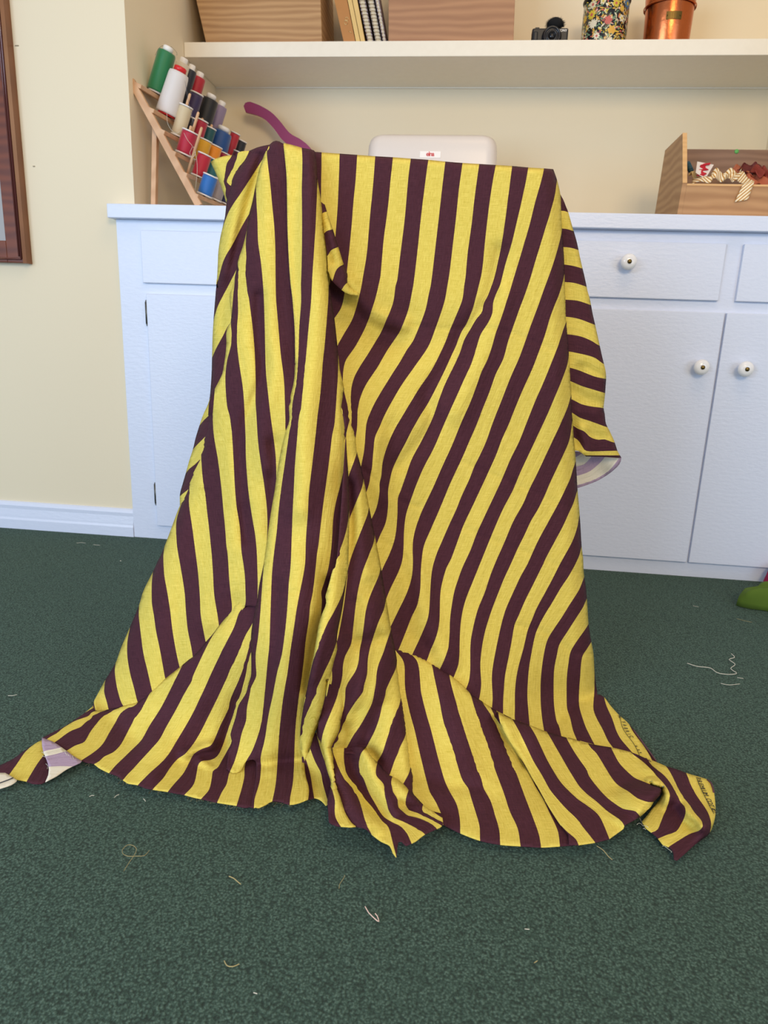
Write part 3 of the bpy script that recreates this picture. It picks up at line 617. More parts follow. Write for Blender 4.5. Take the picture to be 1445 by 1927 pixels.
Yr = YT+.04
RIB = [at(1302, 342, Yr+.03), at(1318, 336, Yr+.02), at(1336, 338, Yr+.01), at(1346, 328, Yr+.03), at(1360, 336, Yr), at(1376, 330, Yr+.03), at(1384, 338, Yr), at(1390, 326, Yr+.02), at(1398, 338, Yr-.01), at(1408, 343, YT+.006), at(1408, 346, YT-.006), at(1402, 360, YT-.007), at(1395, 378, YT-.006)]
ribbon('ribbon', RIB, [(0.004, .018, .014), (.006, .012, .02), (.02, .006, .012), (.027, 0, .006), (.03, 0, .006)], M['ribbon'], 'cream and gold striped ribbon spilling over the tray front')
ribbon('ribbon', [at(1330, 344, Yr+.05), at(1345, 322, Yr+.06), at(1358, 333, Yr+.05), at(1372, 322, Yr+.06), at(1386, 334, Yr+.05), at(1392, 322, Yr+.05)], [(0.006, .01, .018), (.01, .008, .018)], M['ribbon'], 'cream striped ribbon curled behind the spilling ribbon in tray')
ribbon('ribbon', [at(1298, 330, Yr+.06), at(1304, 322, Yr+.06), at(1308, 334, Yr+.05), at(1318, 340, Yr+.04)], [(0.012, .01, .004)], plain('pale_yellow_ribbon', (226, 200, 140), .7), 'pale yellow plain ribbon beside the red trim card')
cc = [at(1312, 304, Yr+.05), at(1343, 310, Yr+.05), at(1327, 337, Yr+.02), at(1309, 325, Yr+.02)]
card = MB(); card.slab(cc, (0, .0015, 0.0005), 1.0); cd = tag(card.build('trim_card', plain('white_card', (232, 222, 214), .6)), 'small white card wound with red wavy trim', 'card')
c2 = crom([(1334, 308), (1322, 312), (1327, 319), (1318, 321), (1324, 328), (1314, 330)], 1.2); b = MB()
for k in range(5):
    pts_ = [at(x+k*1.6-3+1.5*math.sin(i_*.9+k), y+.8*math.cos(i_*.9+k), Yr+.047-(y-304)/33*.03) for i_, (x, y) in enumerate(c2)]
    b.tube(pts_, .0016, 6)
b.build('red_trim', plain('red_ricrac', (190, 14, 38), .7), cd)
TE = plain('teal_bow_cloth', (44, 84, 104), .7)
b = MB()
for k in range(5): c0 = at(1294+k*1.4, 308+k*3.2, Yr+.09); b.lathe([(0, -.006), (.006, -.004), (.0075, 0), (.005, .005), (0, .006)], 10, 0, Matrix.Translation(c0) @ Matrix.Rotation(k*.9, 4, 'X'))
tag(b.build('fabric_bow', TE, None, True), 'dark teal crumpled bow behind the white card in the tray', 'bow')
sc = [((176, 96, 62), 'terracotta folded scrap standing tall in the tray'), ((98, 26, 22), 'dark oxblood red scrap behind the terracotta scraps'), ((190, 108, 72), 'orange brown curled scrap at the tray front'), ((132, 44, 30), 'rust red scrap lying right of the oxblood one'), ((184, 98, 66), 'terracotta scrap lowest against the tray front rail')]
pos = [[(1377, 322), (1392, 314), (1406, 318), (1400, 332), (1384, 330)], [(1394, 318), (1410, 308), (1428, 312), (1424, 326), (1404, 330)], [(1398, 332), (1414, 324), (1430, 330), (1438, 342), (1418, 340)], [(1420, 316), (1438, 312), (1447, 322), (1440, 334), (1424, 332)], [(1404, 336), (1422, 333), (1446, 338), (1446, 346), (1412, 343)]]
for k, ((rgb, lab), pp) in enumerate(zip(sc, pos)):
    bmx = bmesh.new(); nx, ny = 14, 10; q = [at(x, y, Yr+.10-k*.02) for x, y in pp]; c0 = sum(q, Vector())/5; gx = []
    ex = (q[2]-q[0]); ez = Vector((0, 0, .030))
    for j in range(ny):
        for i_ in range(nx):
            u_ = i_/(nx-1)-.5; v_ = j/(ny-1)-.5; a_ = v_*4.2
            gx.append(bmx.verts.new(c0+ex*u_*1.1+Vector((0.004*math.sin(a_*2+k), .018*math.sin(a_)+.006*math.sin(u_*9+k*2), .016*math.sin(v_*3.2)*math.cos(u_*2)+.006*math.sin(u_*11+v_*5+k)))))
    for j in range(ny-1):
        for i_ in range(nx-1): bmx.faces.new((gx[j*nx+i_], gx[j*nx+i_+1], gx[(j+1)*nx+i_+1], gx[(j+1)*nx+i_]))
    me_ = bpy.data.meshes.new('leather_scrap'); bmx.to_mesh(me_); bmx.free(); o = link('fabric_scrap', me_, plain('scrap_%d' % k, rgb, .6), None, True); o.modifiers.new('t', 'SOLIDIFY').thickness = .0014; tag(o, lab, 'fabric scrap', 'scraps in the wooden tray')

# ------------------------------------------------------------------ cloths on the carpet at far right
def heap(name, c, rx, ry, h, seed, mat, lab, ang=0.0):
    rs = np.random.RandomState(seed); bmx = bmesh.new(); n_ = 48; m_ = 22; rows = []
    ph = rs.rand(6)*6.3
    for j in range(m_+1):
        v_ = j/m_; row = []
        for i_ in range(n_):
            a_ = 2*math.pi*i_/n_; rad = math.sin(v_*math.pi/2)**(.45 if rx > .1 else .7); k = 1+.10*math.sin(3*a_+ph[0])+.06*math.sin(7*a_+ph[1]+v_*4)+.03*math.sin(13*a_+ph[2]-v_*6)
            z = h*(math.cos(v_*math.pi/2)**(.42 if rx > .1 else .75))*(1+.12*math.sin(4*a_+ph[3]+v_*5)+.08*math.sin(9*a_+ph[4]))
            x_, y_ = rx*rad*k*math.cos(a_), ry*rad*k*math.sin(a_)
            row.append(bmx.verts.new((x_*math.cos(ang)-y_*math.sin(ang), x_*math.sin(ang)+y_*math.cos(ang), max(z, .001))))
        rows.append(row)
    for j in range(m_):
        for i_ in range(n_): bmx.faces.new((rows[j][i_], rows[j+1][i_], rows[j+1][(i_+1) % n_], rows[j][(i_+1) % n_]))
    bmx.faces.new(rows[-1]); bmesh.ops.remove_doubles(bmx, verts=bmx.verts, dist=1e-5); bmesh.ops.recalc_face_normals(bmx, faces=bmx.faces); me_ = bpy.data.meshes.new(name); bmx.to_mesh(me_); bmx.free(); o = link(name, me_, mat, None, True); o.location = c; return tag(o, lab, 'fabric')
g0 = flo(1402, 1150); 
heap('folded_cloth', (g0.x+.110, g0.y+.045, .0005), .108, .050, .048, 3, plain('olive_green_felt', (78, 104, 22), .9), 'olive green cloth lying on carpet at right edge')
g1 = flo(1436, 1092)
heap('folded_cloth', (g1.x+.050, g1.y-.052, .0005), .065, .030, .070, 8, plain('magenta_felt', (150, 22, 74), .85), 'magenta cloth against cabinet foot at right edge')
# ------------------------------------------------------------------ striped fabric
FR = {'A': (390, 260, 280), 'B': (380, 520, 280), 'C': (320, 780, 280), 'D': (560, 780, 280), 'E': (600, 500, 280), 'F': (580, 260, 280),
      'G': (840, 280, 280), 'H': (840, 540, 280), 'I': (840, 800, 280), 'J': (840, 1060, 300), 'K': (640, 1040, 280), 'L': (420, 1040, 280),
      'M': (160, 1040, 280), 'N': (0, 1240, 280), 'O': (240, 1280, 280), 'P': (480, 1280, 300), 'Q': (580, 1340, 280), 'R': (720, 1200, 280),
      'S': (840, 1340, 280), 'T': (1080, 1360, 280), 'U': (1020, 1240, 280), 'X': (1040, 640, 224.9), 'Z': (0, 0, 1445)}
def pts(s):
    out = []; fr = 'Z'
    for tok in s.replace('\n', ' ').split():
        if tok.isalpha(): fr = tok; continue
        x, y = tok.split(','); ox, oy, w = FR[fr]; k = w/1445.0
        out.append((ox+float(x)*k, oy+float(y)*k))
    return np.array(out)
def outline(s, step=7):
    segs = [pts(q) for q in s.split('|')]   # frame letter must be repeated after each bar
    out = []
    for q in segs:
        c = crom(q, step) if len(q) > 1 else q
        out += list(c)
    res = []
    for p in out:
        if not res or np.hypot(*(p-res[-1])) > 1.0: res.append(p)
    if np.hypot(*(res[0]-res[-1])) < 1.0: res.pop()
    return np.array(res)
def curves(s):
    """'u: pts ; u: pts'"""
    out = []
    for c in s.split(';'):
        if ':' not in c: continue
        u, q = c.split(':'); out.append((float(u), crom(pts(q), 13)))
    return out
def tps_fit(P, v, lam):
    n = len(P); d = np.hypot(P[:, None, 0]-P[None, :, 0], P[:, None, 1]-P[None, :, 1])/100.0
    K = np.where(d > 0, d*d*np.log(d+1e-12), 0)+lam*np.eye(n)
    A = np.zeros((n+3, n+3)); A[:n, :n] = K; A[:n, n] = 1; A[:n, n+1:] = P/100.0; A[n, :n] = 1; A[n+1:, :n] = P.T/100.0
    b = np.zeros(n+3); b[:n] = v; w = np.linalg.solve(A, b); return P.copy(), w
def tps_eval(f, X):
    P, w = f; n = len(P); out = np.zeros(len(X))
    for i in range(0, len(X), 4000):
        x = X[i:i+4000]; d = np.hypot(x[:, None, 0]-P[None, :, 0], x[:, None, 1]-P[None, :, 1])/100.0
        K = np.where(d > 0, d*d*np.log(d+1e-12), 0); out[i:i+4000] = K@w[:n]+w[n]+x@w[n+1:]/100.0
    return out
def segdist(X, poly, closed=False):
    """distance of X to polyline"""
    A = poly; B = np.roll(poly, -1, 0) if closed else None
    if not closed: A, B = poly[:-1], poly[1:]
    best = np.full(len(X), 1e9)
    for i in range(0, len(X), 4000):
        x = X[i:i+4000]; ab = B-A; L = (ab**2).sum(1)+1e-9
        tt = np.clip(((x[:, None, :]-A[None])*ab[None]).sum(2)/L[None], 0, 1)
        q = A[None]+tt[..., None]*ab[None]; best[i:i+4000] = np.sqrt(((x[:, None, :]-q)**2).sum(2)).min(1)
    return best
def inside(X, poly):
    x, y = X[:, 0], X[:, 1]; c = np.zeros(len(X), bool); n = len(poly)
    for i in range(n):
        x1, y1 = poly[i]; x2, y2 = poly[i-1]
        if y1 == y2: continue
        m_ = ((y1 > y) != (y2 > y)) & (x < (x2-x1)*(y-y1)/(y2-y1)+x1); c ^= m_
    return c
# distance of the drape from the camera (metres along y) at a few places it is known or judged
YCTL = [(400, 300, 1.17), (450, 290, 1.14), (520, 268, 1.12), (600, 290, 1.13), (800, 300, 1.15), (1045, 320, 1.175), (560, 500, 1.075), (700, 450, 1.13),
        (1000, 450, 1.165), (1060, 700, 1.165), (900, 700, 1.12), (700, 650, 1.10), (560, 750, 1.0), (400, 600, 1.11), (1085, 1000, 1.16), (900, 1000, 1.08),
        (730, 1000, 1.03), (600, 1000, .94), (450, 950, 1.0), (340, 940, 1.07), (1115, 1250, 1.13), (950, 1280, 1.01), (760, 1230, .955), (600, 1250, .865),
        (450, 1250, .875), (250, 1230, .99), (1160, 900, 1.22), (1130, 600, 1.20), (170, 1330, .97)]
for q in ((80, 1395), (0, 1480), (230, 1470), (380, 1505), (560, 1512), (650, 1550), (740, 1605), (840, 1556), (960, 1592), (1120, 1592), (1270, 1615), (1345, 1500), (1225, 1430), (1290, 1450), (1120, 1320), (400, 1440), (560, 1450), (1000, 1530)):
    YCTL.append((q[0], q[1], flo(*q).y))
YC_ = np.array(YCTL); YFIELD = tps_fit(YC_[:, :2], YC_[:, 2], 0.02)
PATCH = []
def patch(name, out, cur, off=0.0, curl=(), ridges=(), eps=0.004, back=False, lam=2e-4, flip=False, vdir=1, step=5.5):
    PATCH.append(dict(name=name, out=out, cur=cur, off=off, curl=curl, ridges=ridges, eps=eps, back=back, lam=lam, vdir=vdir, step=step))

RIGHT_EDGE = "G 1035,200 1070,300 1103,440 1115,600 1125,780 1140,1000 1150,1250 H 1158,110 1165,300 1190,620 1205,900 1215,1100 1225,1300 I 1235,130 1248,270 1262,480 1270,620 1290,850 1300,1000 1310,1170 1325,1300 J 1240,60 1248,130 1262,220 1275,380 1285,540 1305,680 1330,820 1340,960 1352,1080 1370,1200"
patch('right_panel',
  "F 30,128 60,135 305,153 475,165 650,178 822,188 995,201 1165,213 1330,230 G 155,140 318,150 478,160 637,170 793,184 945,193 1035,200 | " + RIGHT_EDGE + " U 545,345 | U 548,345 600,370 660,450 740,540 820,610 880,680 940,770 990,850 1050,920 1110,1000 | U 1100,1040 980,1040 860,990 690,940 510,910 340,870 180,820 30,780 S 620,190 450,90 R 960,790 800,580 690,480 560,380 420,300 270,240 160,180 60,150 | K 480,900 430,760 380,560 350,300 D 700,1300 650,1050 600,760 540,520 500,300 450,100 | E 200,1200 140,900 110,520 80,250 60,60 F 150,1250 60,600 30,300 30,128",
  """0: F 130,140 128,280 125,430 122,620 110,900;
  1: F 305,153 300,300 292,500 283,700 262,960 240,1150;
  2: F 475,165 460,400 440,600 420,850 390,1150 372,1310 E 262,130 250,265 215,410 150,510;
  3: F 650,178 630,450 600,750 570,1100 530,1350 E 415,180 385,320 372,380 320,530 250,650 180,775;
  4: F 822,188 800,400 770,700 730,1000 700,1350 E 585,160 555,290 505,455 495,490 440,620 350,790 260,920 237,1010 232,1150 250,1250 297,1430;
  5: F 995,201 970,400 940,750 900,1080 860,1400 E 745,180 720,360 655,525 600,650 500,820 380,1010 330,1120 310,1230 305,1390 310,1440;
  6: F 1165,213 1140,400 1100,720 1060,1100 1020,1430 E 905,250 870,420 820,560 780,650 660,830 560,1000 460,1150 400,1290 375,1445 D 578,70 575,130 563,215 560,300;
  7: F 1330,230 1310,400 1270,750 1230,1100 1190,1430 E 1070,260 1035,430 980,580 910,740 860,810 790,930 700,1070 560,1300 490,1445 D 665,100 655,250 640,380 617,490 600,600;
  8: G 155,140 120,400 95,650 60,950 30,1200 0,1380 E 1240,250 1210,380 1135,600 1060,790 930,980 790,1180 640,1445 D 800,110 750,220 737,320 728,430 722,520 706,590 700,645 672,740 640,830;
  9: G 318,150 280,420 245,720 205,1020 185,1250 H 170,0 155,120 100,260 40,400 E 1210,780 1100,1000 960,1210 820,1445 D 960,110 900,230 850,360 820,480 810,600 793,670 796,740 785,820 760,920 722,1000 690,1060;
  10: G 478,160 440,370 405,620 370,930 345,1180 H 310,0 275,140 245,240 190,370 150,430 100,560 40,690 E 1180,1110 1070,1320 990,1445 D 1110,150 1050,270 980,400 920,530 893,640 875,745 878,850 870,960 850,1060 800,1170 768,1250 740,1330;
  11: G 637,170 610,380 570,700 535,930 500,1100 465,1250 H 400,90 357,170 348,240 290,310 220,430 170,520 130,640 70,770 E 1239,1115 1180,1260 1120,1440 D 1260,140 1190,280 1110,430 1050,600 1000,740 970,820 968,960 955,1130 930,1250 870,1400 K 440,90 400,180 370,260;
  12: G 793,184 770,320 720,550 680,720 630,930 570,1130 520,1330 H 490,50 455,150 447,255 400,360 335,460 300,570 250,730 160,930 70,1130 0,1280 D 1390,170 1320,330 1230,500 1160,660 1080,880 1045,1000 1030,1150 1028,1290 1018,1400 K 590,120 550,220 490,340 448,440 420,520;
  13: G 945,193 920,310 860,520 800,760 730,1000 660,1230 595,1445 H 570,180 530,300 480,440 440,580 390,720 340,820 290,960 230,1120 150,1300 I 60,180 0,310 D 1380,560 1300,740 1210,930 1150,1090 1117,1240 1115,1340 K 707,70 700,220 660,360 600,490 540,610 490,715 450,800;
  14: G 1068,320 1050,450 1000,640 930,870 860,1100 800,1300 750,1445 H 720,180 660,350 600,520 550,700 480,840 420,1010 340,1210 I 290,0 220,160 160,300 90,450 30,580 D 1360,960 1290,1120 1230,1260 1207,1370 K 785,120 780,250 778,350 750,510 700,610 640,760 575,920 540,1000;
  15: G 1125,760 1110,840 1070,1000 1010,1190 940,1380 H 890,180 820,370 760,540 700,700 620,880 550,1060 470,1260 I 440,0 380,170 300,340 270,400 220,530 150,680 90,830 30,960 D 1380,1280 K 940,0 895,150 877,300 870,430 858,600 830,700 770,840 705,975 660,1070;
  16: G 1150,1180 1120,1320 1080,1445 H 1060,150 1010,280 960,450 900,620 830,800 740,1000 660,1190 I 600,0 540,130 480,290 400,470 330,620 260,770 170,960 110,1120 40,1310 K 1030,150 985,310 970,420 965,600 955,720 920,850 880,940 845,1040 800,1120;
  17: H 1162,330 1130,420 1080,580 1020,730 940,930 860,1110 780,1310 I 700,170 620,330 540,520 480,650 400,820 330,970 290,1060 230,1220 J 160,0 110,130 70,260 45,400 30,520 28,620 20,720 K 1050,920 1010,1040 975,1115 930,1190;
  18: H 1190,640 1170,760 1120,900 1050,1070 960,1280 I 870,130 790,300 720,450 640,640 550,810 470,990 420,1110 340,1310 J 240,160 180,310 145,430 125,570 118,720 115,830 105,920 65,1030 30,1110;
  19: H 1205,1060 1170,1180 1110,1320 I 1030,150 950,320 880,470 800,630 740,770 650,930 560,1140 480,1320 J 390,130 340,280 290,400 250,540 220,700 215,830 215,950 205,1060 180,1130 140,1210;
  20: H 1222,1290 I 1195,130 1150,250 1080,400 1000,570 950,690 880,830 820,930 750,1080 690,1200 600,1400 J 520,140 460,290 400,450 350,610 320,760 305,900 308,1000 313,1100 295,1230 270,1310;
  21: I 1250,360 1220,450 1200,520 1140,650 1090,750 1020,880 960,990 890,1120 830,1250 780,1360 J 670,120 600,270 535,420 495,560 460,720 430,870 410,1010 412,1130 417,1220 412,1300 400,1380;
  22: I 1266,640 1230,760 1180,870 1120,1000 1050,1130 980,1260 950,1320 J 880,0 800,160 710,340 650,480 617,550 590,700 560,860 530,1010 520,1130 512,1250 512,1355 510,1430;
  23: I 1285,890 1265,1000 1220,1130 1160,1240 1100,1350 J 1030,0 960,140 880,290 820,400 770,520 735,610 700,760 660,900 632,1030 618,1170 618,1300 616,1410 625,1445;
  24: I 1308,1180 1290,1260 1240,1370 J 1170,0 1110,110 1030,230 960,350 880,480 820,600 790,700 765,830 745,960 735,1090 731,1210 740,1330 750,1445 S 820,180;
  25: J 1242,135 1200,240 1130,350 1050,480 970,600 915,690 885,800 865,930 852,1060 850,1190 856,1320 870,1445 U 15,690 40,790;
  26: J 1264,330 1240,390 1190,470 1100,610 1020,740 1000,830 975,950 970,1080 970,1230 980,1340 1000,1445 U 160,640 185,745 200,830;
  27: J 1280,560 1240,620 1170,720 1120,810 1105,900 1090,1020 1087,1150 1092,1320 1120,1400 U 300,700 340,795 370,880;
  28: J 1303,725 1270,780 1235,830 1220,900 1210,1030 1200,1160 1202,1290 U 400,600 440,700 480,780 510,835 560,930;
  29: J 1336,870 1340,1050 1338,1200 U 497,490 540,600 590,690 640,800 690,865 740,950;
  30: U 600,372 630,470 680,580 720,700 770,790 830,860 880,920 930,1010""",
  off=0.0, curl=[(RIGHT_EDGE, 30, .05), ("F 60,130 475,162 822,186 1165,210 G 155,137 478,158 793,182 1035,198", 7, .02)],
  ridges=[("E 100,60 285,165 385,300 505,455 655,530 820,575", 15, -.014), ("E 140,330 250,400 400,500 560,640 700,700", 30, .022),
          ("E 870,600 1000,740 H 40,480", 45, .012), ("G 520,1000 H 430,100 340,230 270,330 160,450 60,640 E 1300,900 1050,1250 D 1300,100 1000,500", 16, .010),
          ("H 560,60 500,250 420,480 300,760 100,1200", 24, -.009),
          ("E 500,465 655,530 820,560 1140,605 H 60,400 380,400 700,470 1060,620", 3.2, .0022),
          ("I 170,360 270,405 400,460 680,575 820,635 950,695 1090,765 1200,800", 3.2, .0022), ("I 20,950 160,990 300,1050 430,1105 560,1150 690,1200 830,1255 960,1310 1090,1370 J 1240,110", 3.2, .0026),
          ("D 620,520 710,590 790,670 970,820 1200,900", 3.2, .003), ("D 750,1170 830,1230 1030,1370 K 780,235 870,300 980,370 1080,390", 3.2, .0024),
          ("D 770,250 760,560 830,760 920,900 990,1200 K 750,200 820,480 900,700 1000,1000", 22, -.012), ("D 900,150 900,500 960,900 K 640,250 620,700", 22, .008),
          ("K 640,800 760,860 860,960", 14, .006), ("J 60,300 60,900", 20, -.006), ("J 260,500 260,1100", 20, -.005), ("J 620,560 880,620 1150,800 1330,830", 4, .004),
          ("U 60,300 560,480 700,560", 26, .010), ("H 1100,300 1000,560 700,1300", 40, .004)], eps=0.004)
TURN = "F 80,395 130,550 180,715 260,960 340,1222 378,1320 E 280,160 300,200 345,240 392,248"
patch('turned_roll', TURN + " | E 385,290 330,285 255,262 130,150 95,60 F 190,1300 185,1130 155,930 125,720 100,540 78,420",
  "1: F 100,556 118,553 132,550; 2: F 120,745 150,722 182,716; 3: F 150,930 190,896 228,890; 4: F 185,1145 220,1090 284,1060; 5: F 235,1385 270,1280 310,1240 346,1225; 6: E 240,200 262,172 295,155 330,140",
  off=[(600, 340, -.004), (640, 440, -.03), (660, 530, -.022), (676, 552, -.012)], curl=[(TURN, 10, .012)], ridges=[("F 110,540 160,900 230,1200", 5, .01)], vdir=2, eps=0.004)
SEAM = "A 585,100 545,190 500,330 470,470 440,620 405,755 385,900 345,1060 300,1190 285,1280 B 300,100 270,200 288,400 268,470 245,510 238,560 240,650 230,770 210,900 200,950 120,1110 75,1210"
LSIL = "C 370,20 355,130 320,240 300,340 245,490 200,620 160,745 98,885 60,980 0,1145 M 750,0 700,100 660,190 570,370 530,500 440,720 350,930 300,1070 205,1230 90,1440 N 905,452"
C6 = "A 740,70 755,200 770,380 775,600 780,900 790,1150 800,1300 812,1445 B 880,230 900,500 905,720 905,850 895,1020 850,1230 C 1165,50 1120,180 1080,350 1045,550 1020,730 990,900 960,1100 935,1280 915,1400"
patch('shoulder_wedge', "A 35,230 75,205 130,185 200,170 270,165 | A 275,160 330,130 400,124 | A 440,140 430,260 320,360 260,450 230,600 | A 185,622 168,560 130,450 85,340 35,230",
  "0.15: A 40,232 85,335 130,445 178,600; 1: A 245,172 197,230 178,330 170,450 172,540 182,600; 2: A 292,160 270,240 246,350 235,450; 3: A 412,122 370,210 300,290 248,347 215,420", off=.012, curl=[("A 35,230 85,340 130,450 185,622", 8, .03), ("A 35,230 130,185 270,165", 5, .012)])
patch('left_sleeve', "A 405,127 480,95 540,78 605,66 | A 620,100 590,200 550,330 520,470 490,620 455,755 435,900 395,1060 350,1190 335,1280 B 360,100 330,300 320,500 300,700 270,900 230,1020 140,1180 C 420,60 400,200 360,400 290,560 240,700 180,800 100,892 | C 98,880 98,775 120,690 155,570 185,460 225,335 250,230 290,100 325,0 B 62,1240 80,1160 95,960 100,800 105,600 115,420 130,230 145,30 A 92,1445 103,1250 110,1100 130,960 155,850 175,760 190,620 210,510 247,350 300,290 370,210 405,128",
  """2: A 598,80 555,180 450,340 330,530 220,700 150,870; 3: A 440,690 405,745 330,870 240,1040 160,1190 105,1390; 4: A 330,1180 285,1280 200,1445 B 170,260 130,370 108,470; 5: B 290,430 250,490 200,590 140,700 98,800;
  6: B 240,900 205,945 120,1110 70,1210; 7: C 400,-20 370,20 330,55 285,115; 8: C 350,210 320,240 260,300 220,345; 9: C 270,460 240,490 190,525 155,572; 10: C 190,715 160,745 130,765 95,798""",
  off=0.0, curl=[("A 405,128 300,290 247,350 210,510 175,760 130,960 103,1250 92,1445 B 130,230 115,420 100,800 80,1160 62,1240 C 290,100 225,335 155,570 98,775 98,880", 22, .035), ("A 405,127 480,95 605,66", 6, .015)],
  ridges=[("A 350,300 250,600 200,900 180,1300", 22, -.012), ("A 520,180 460,420 380,700 300,1000 B 230,200 190,500", 9, .012), ("C 330,60 250,350 130,720", 9, .010)], eps=.004)
patch('left_skirt', "A 585,100 600,70 640,35 670,28 700,35 735,55 | A 760,60 800,70 815,380 820,600 825,900 835,1150 860,1300 B 930,230 950,500 955,850 945,1020 910,1230 C 1210,70 1170,200 1130,370 1095,570 1070,740 1040,920 1010,1110 985,1290 L 440,100 400,330 380,480 | L 360,520 300,520 220,520 150,600 85,640 M 1400,660 1310,780 1200,920 1070,1060 940,1170 800,1280 680,1390 540,1480 N 1200,480 1060,525 940,530 915,500 905,452 | M 90,1436 205,1228 300,1070 350,930 440,720 530,500 570,370 660,190 700,100 750,0 C 0,1145 60,980 98,885 160,745 200,620 245,490 300,340 320,240 355,130 370,20 B 75,1210 120,1110 200,950 210,900 230,770 240,650 238,560 245,510 268,470 288,400 270,200 300,100 | A 285,1280 300,1190 345,1060 385,900 405,755 440,620 470,470 500,330 545,190 585,100",
  """5: A 592,85 580,140 590,260 610,440 630,650 650,850 660,1100 663,1445 B 720,250 740,480 765,760 795,1000 805,1200 812,1400 C 1123,60 1120,120;
  4: A 480,380 475,470 480,620 490,850 495,1000 515,1150 530,1270 545,1445 B 605,250 612,500 617,750 625,950 650,1200 C 975,0 1000,180 1025,380 1033,550 1034,680;
  6: A 740,58 755,200 770,380 775,600 780,900 790,1150 800,1300 812,1445 B 880,230 900,500 905,700;
  3: A 400,800 395,830 380,950 375,1040 380,1150 378,1280 388,1445 B 455,200 480,400 500,570 512,750 520,950 522,1200 C 840,0 855,250 880,450 910,650 935,850 945,1000 945,1150 940,1240;
  2: A 315,1160 300,1190 295,1300 300,1445 B 348,150 352,350 342,500 340,650 360,820 385,980 405,1130 C 725,0 735,200 738,400 750,600 770,800 800,1000 830,1180 845,1350 L 335,200 337,310 334,450 320,560;
  1: A 283,1290 270,1400 B 305,200 293,350 282,450 293,560 288,660 250,800 232,930 230,1050 245,1250 C 580,0 600,150 612,350 622,550 632,730 650,920 675,1080 690,1280 L 180,0 210,200 218,350 220,490 200,560;
  0: B 116,1225 108,1330 C 415,0 420,130 440,280 470,450 490,620 505,760 520,930 535,1080 550,1280 L 45,0 60,250 80,450 87,560 60,650;
  -1: C 372,20 355,120 322,240 307,330 305,450 320,620 345,760 360,930 380,1100 400,1300 M 1230,0 1245,200 1255,400 1280,560 1302,700 1310,790;
  -2: C 245,490 215,600 190,680 185,850 200,980 225,1150 250,1350 M 1075,0 1100,200 1118,430 1125,600 1150,750 1175,870 1190,950;
  -3: C 160,745 120,850 75,980 60,1080 65,1230 M 905,0 940,200 970,400 980,550 1000,750 1030,900 1048,1010 1060,1080;
  -4: C -30,1200 M 765,0 770,200 800,380 825,540 850,750 880,930 920,1110 940,1180;
  -5: M 662,190 650,300 652,500 670,600 690,750 730,950 780,1225 800,1290;
  -6: M 528,500 525,620 545,800 570,980 610,1150 650,1330 670,1400;
  -7: M 440,725 415,850 412,1000 440,1170 480,1320 N 1335,410 1360,470;
  -8: M 300,1070 290,1150 310,1300 350,1445 N 1195,450 1220,490;
  -9: M 205,1230 185,1340 N 1015,240 1015,330 1040,420 1055,490 1070,530""",
  off=[(520, 268, -.012), (480, 330, -.012), (440, 500, -.02), (400, 700, -.02), (560, 500, -.014), (450, 900, -.018), (340, 950, -.01), (480, 1120, -.012), (300, 1150, -.006), (200, 1300, 0.0), (400, 1200, -.006)],
  curl=[("A 600,70 545,190 500,330 470,470 440,620 405,755 385,900 345,1060 300,1190 B 270,200 288,400 245,510 240,650 210,900 120,1110", 8, .014), (LSIL, 24, .04), ("A 585,100 640,33 700,33 800,68", 8, .02)],
  ridges=[("A 560,400 580,800 600,1300 B 660,500 720,900 C 880,100 950,500", 20, -.012), ("A 440,900 450,1300 B 430,500 470,900 C 660,300 700,800", 20, -.009), ("B 555,200 560,600 580,1000 C 690,200 700,700 740,1200", 12, .012),
          ("B 300,500 320,900 C 500,100 560,700 600,1300", 22, -.008), ("C 1000,300 1010,700 980,1100", 16, .012), ("C 250,700 150,1000 M 850,100 700,700 500,1300", 30, -.012), ("M 1000,300 900,800 860,1200", 24, .007),
          ("M 640,480 700,545 820,555 980,495 1120,430 1260,360 L 60,322 220,318 335,318", 3.2, .0028), ("M 530,640 670,660 830,600", 3.2, .0022), ("M 1190,870 1330,760 L 60,620 130,520", 26, .018)], eps=.004)
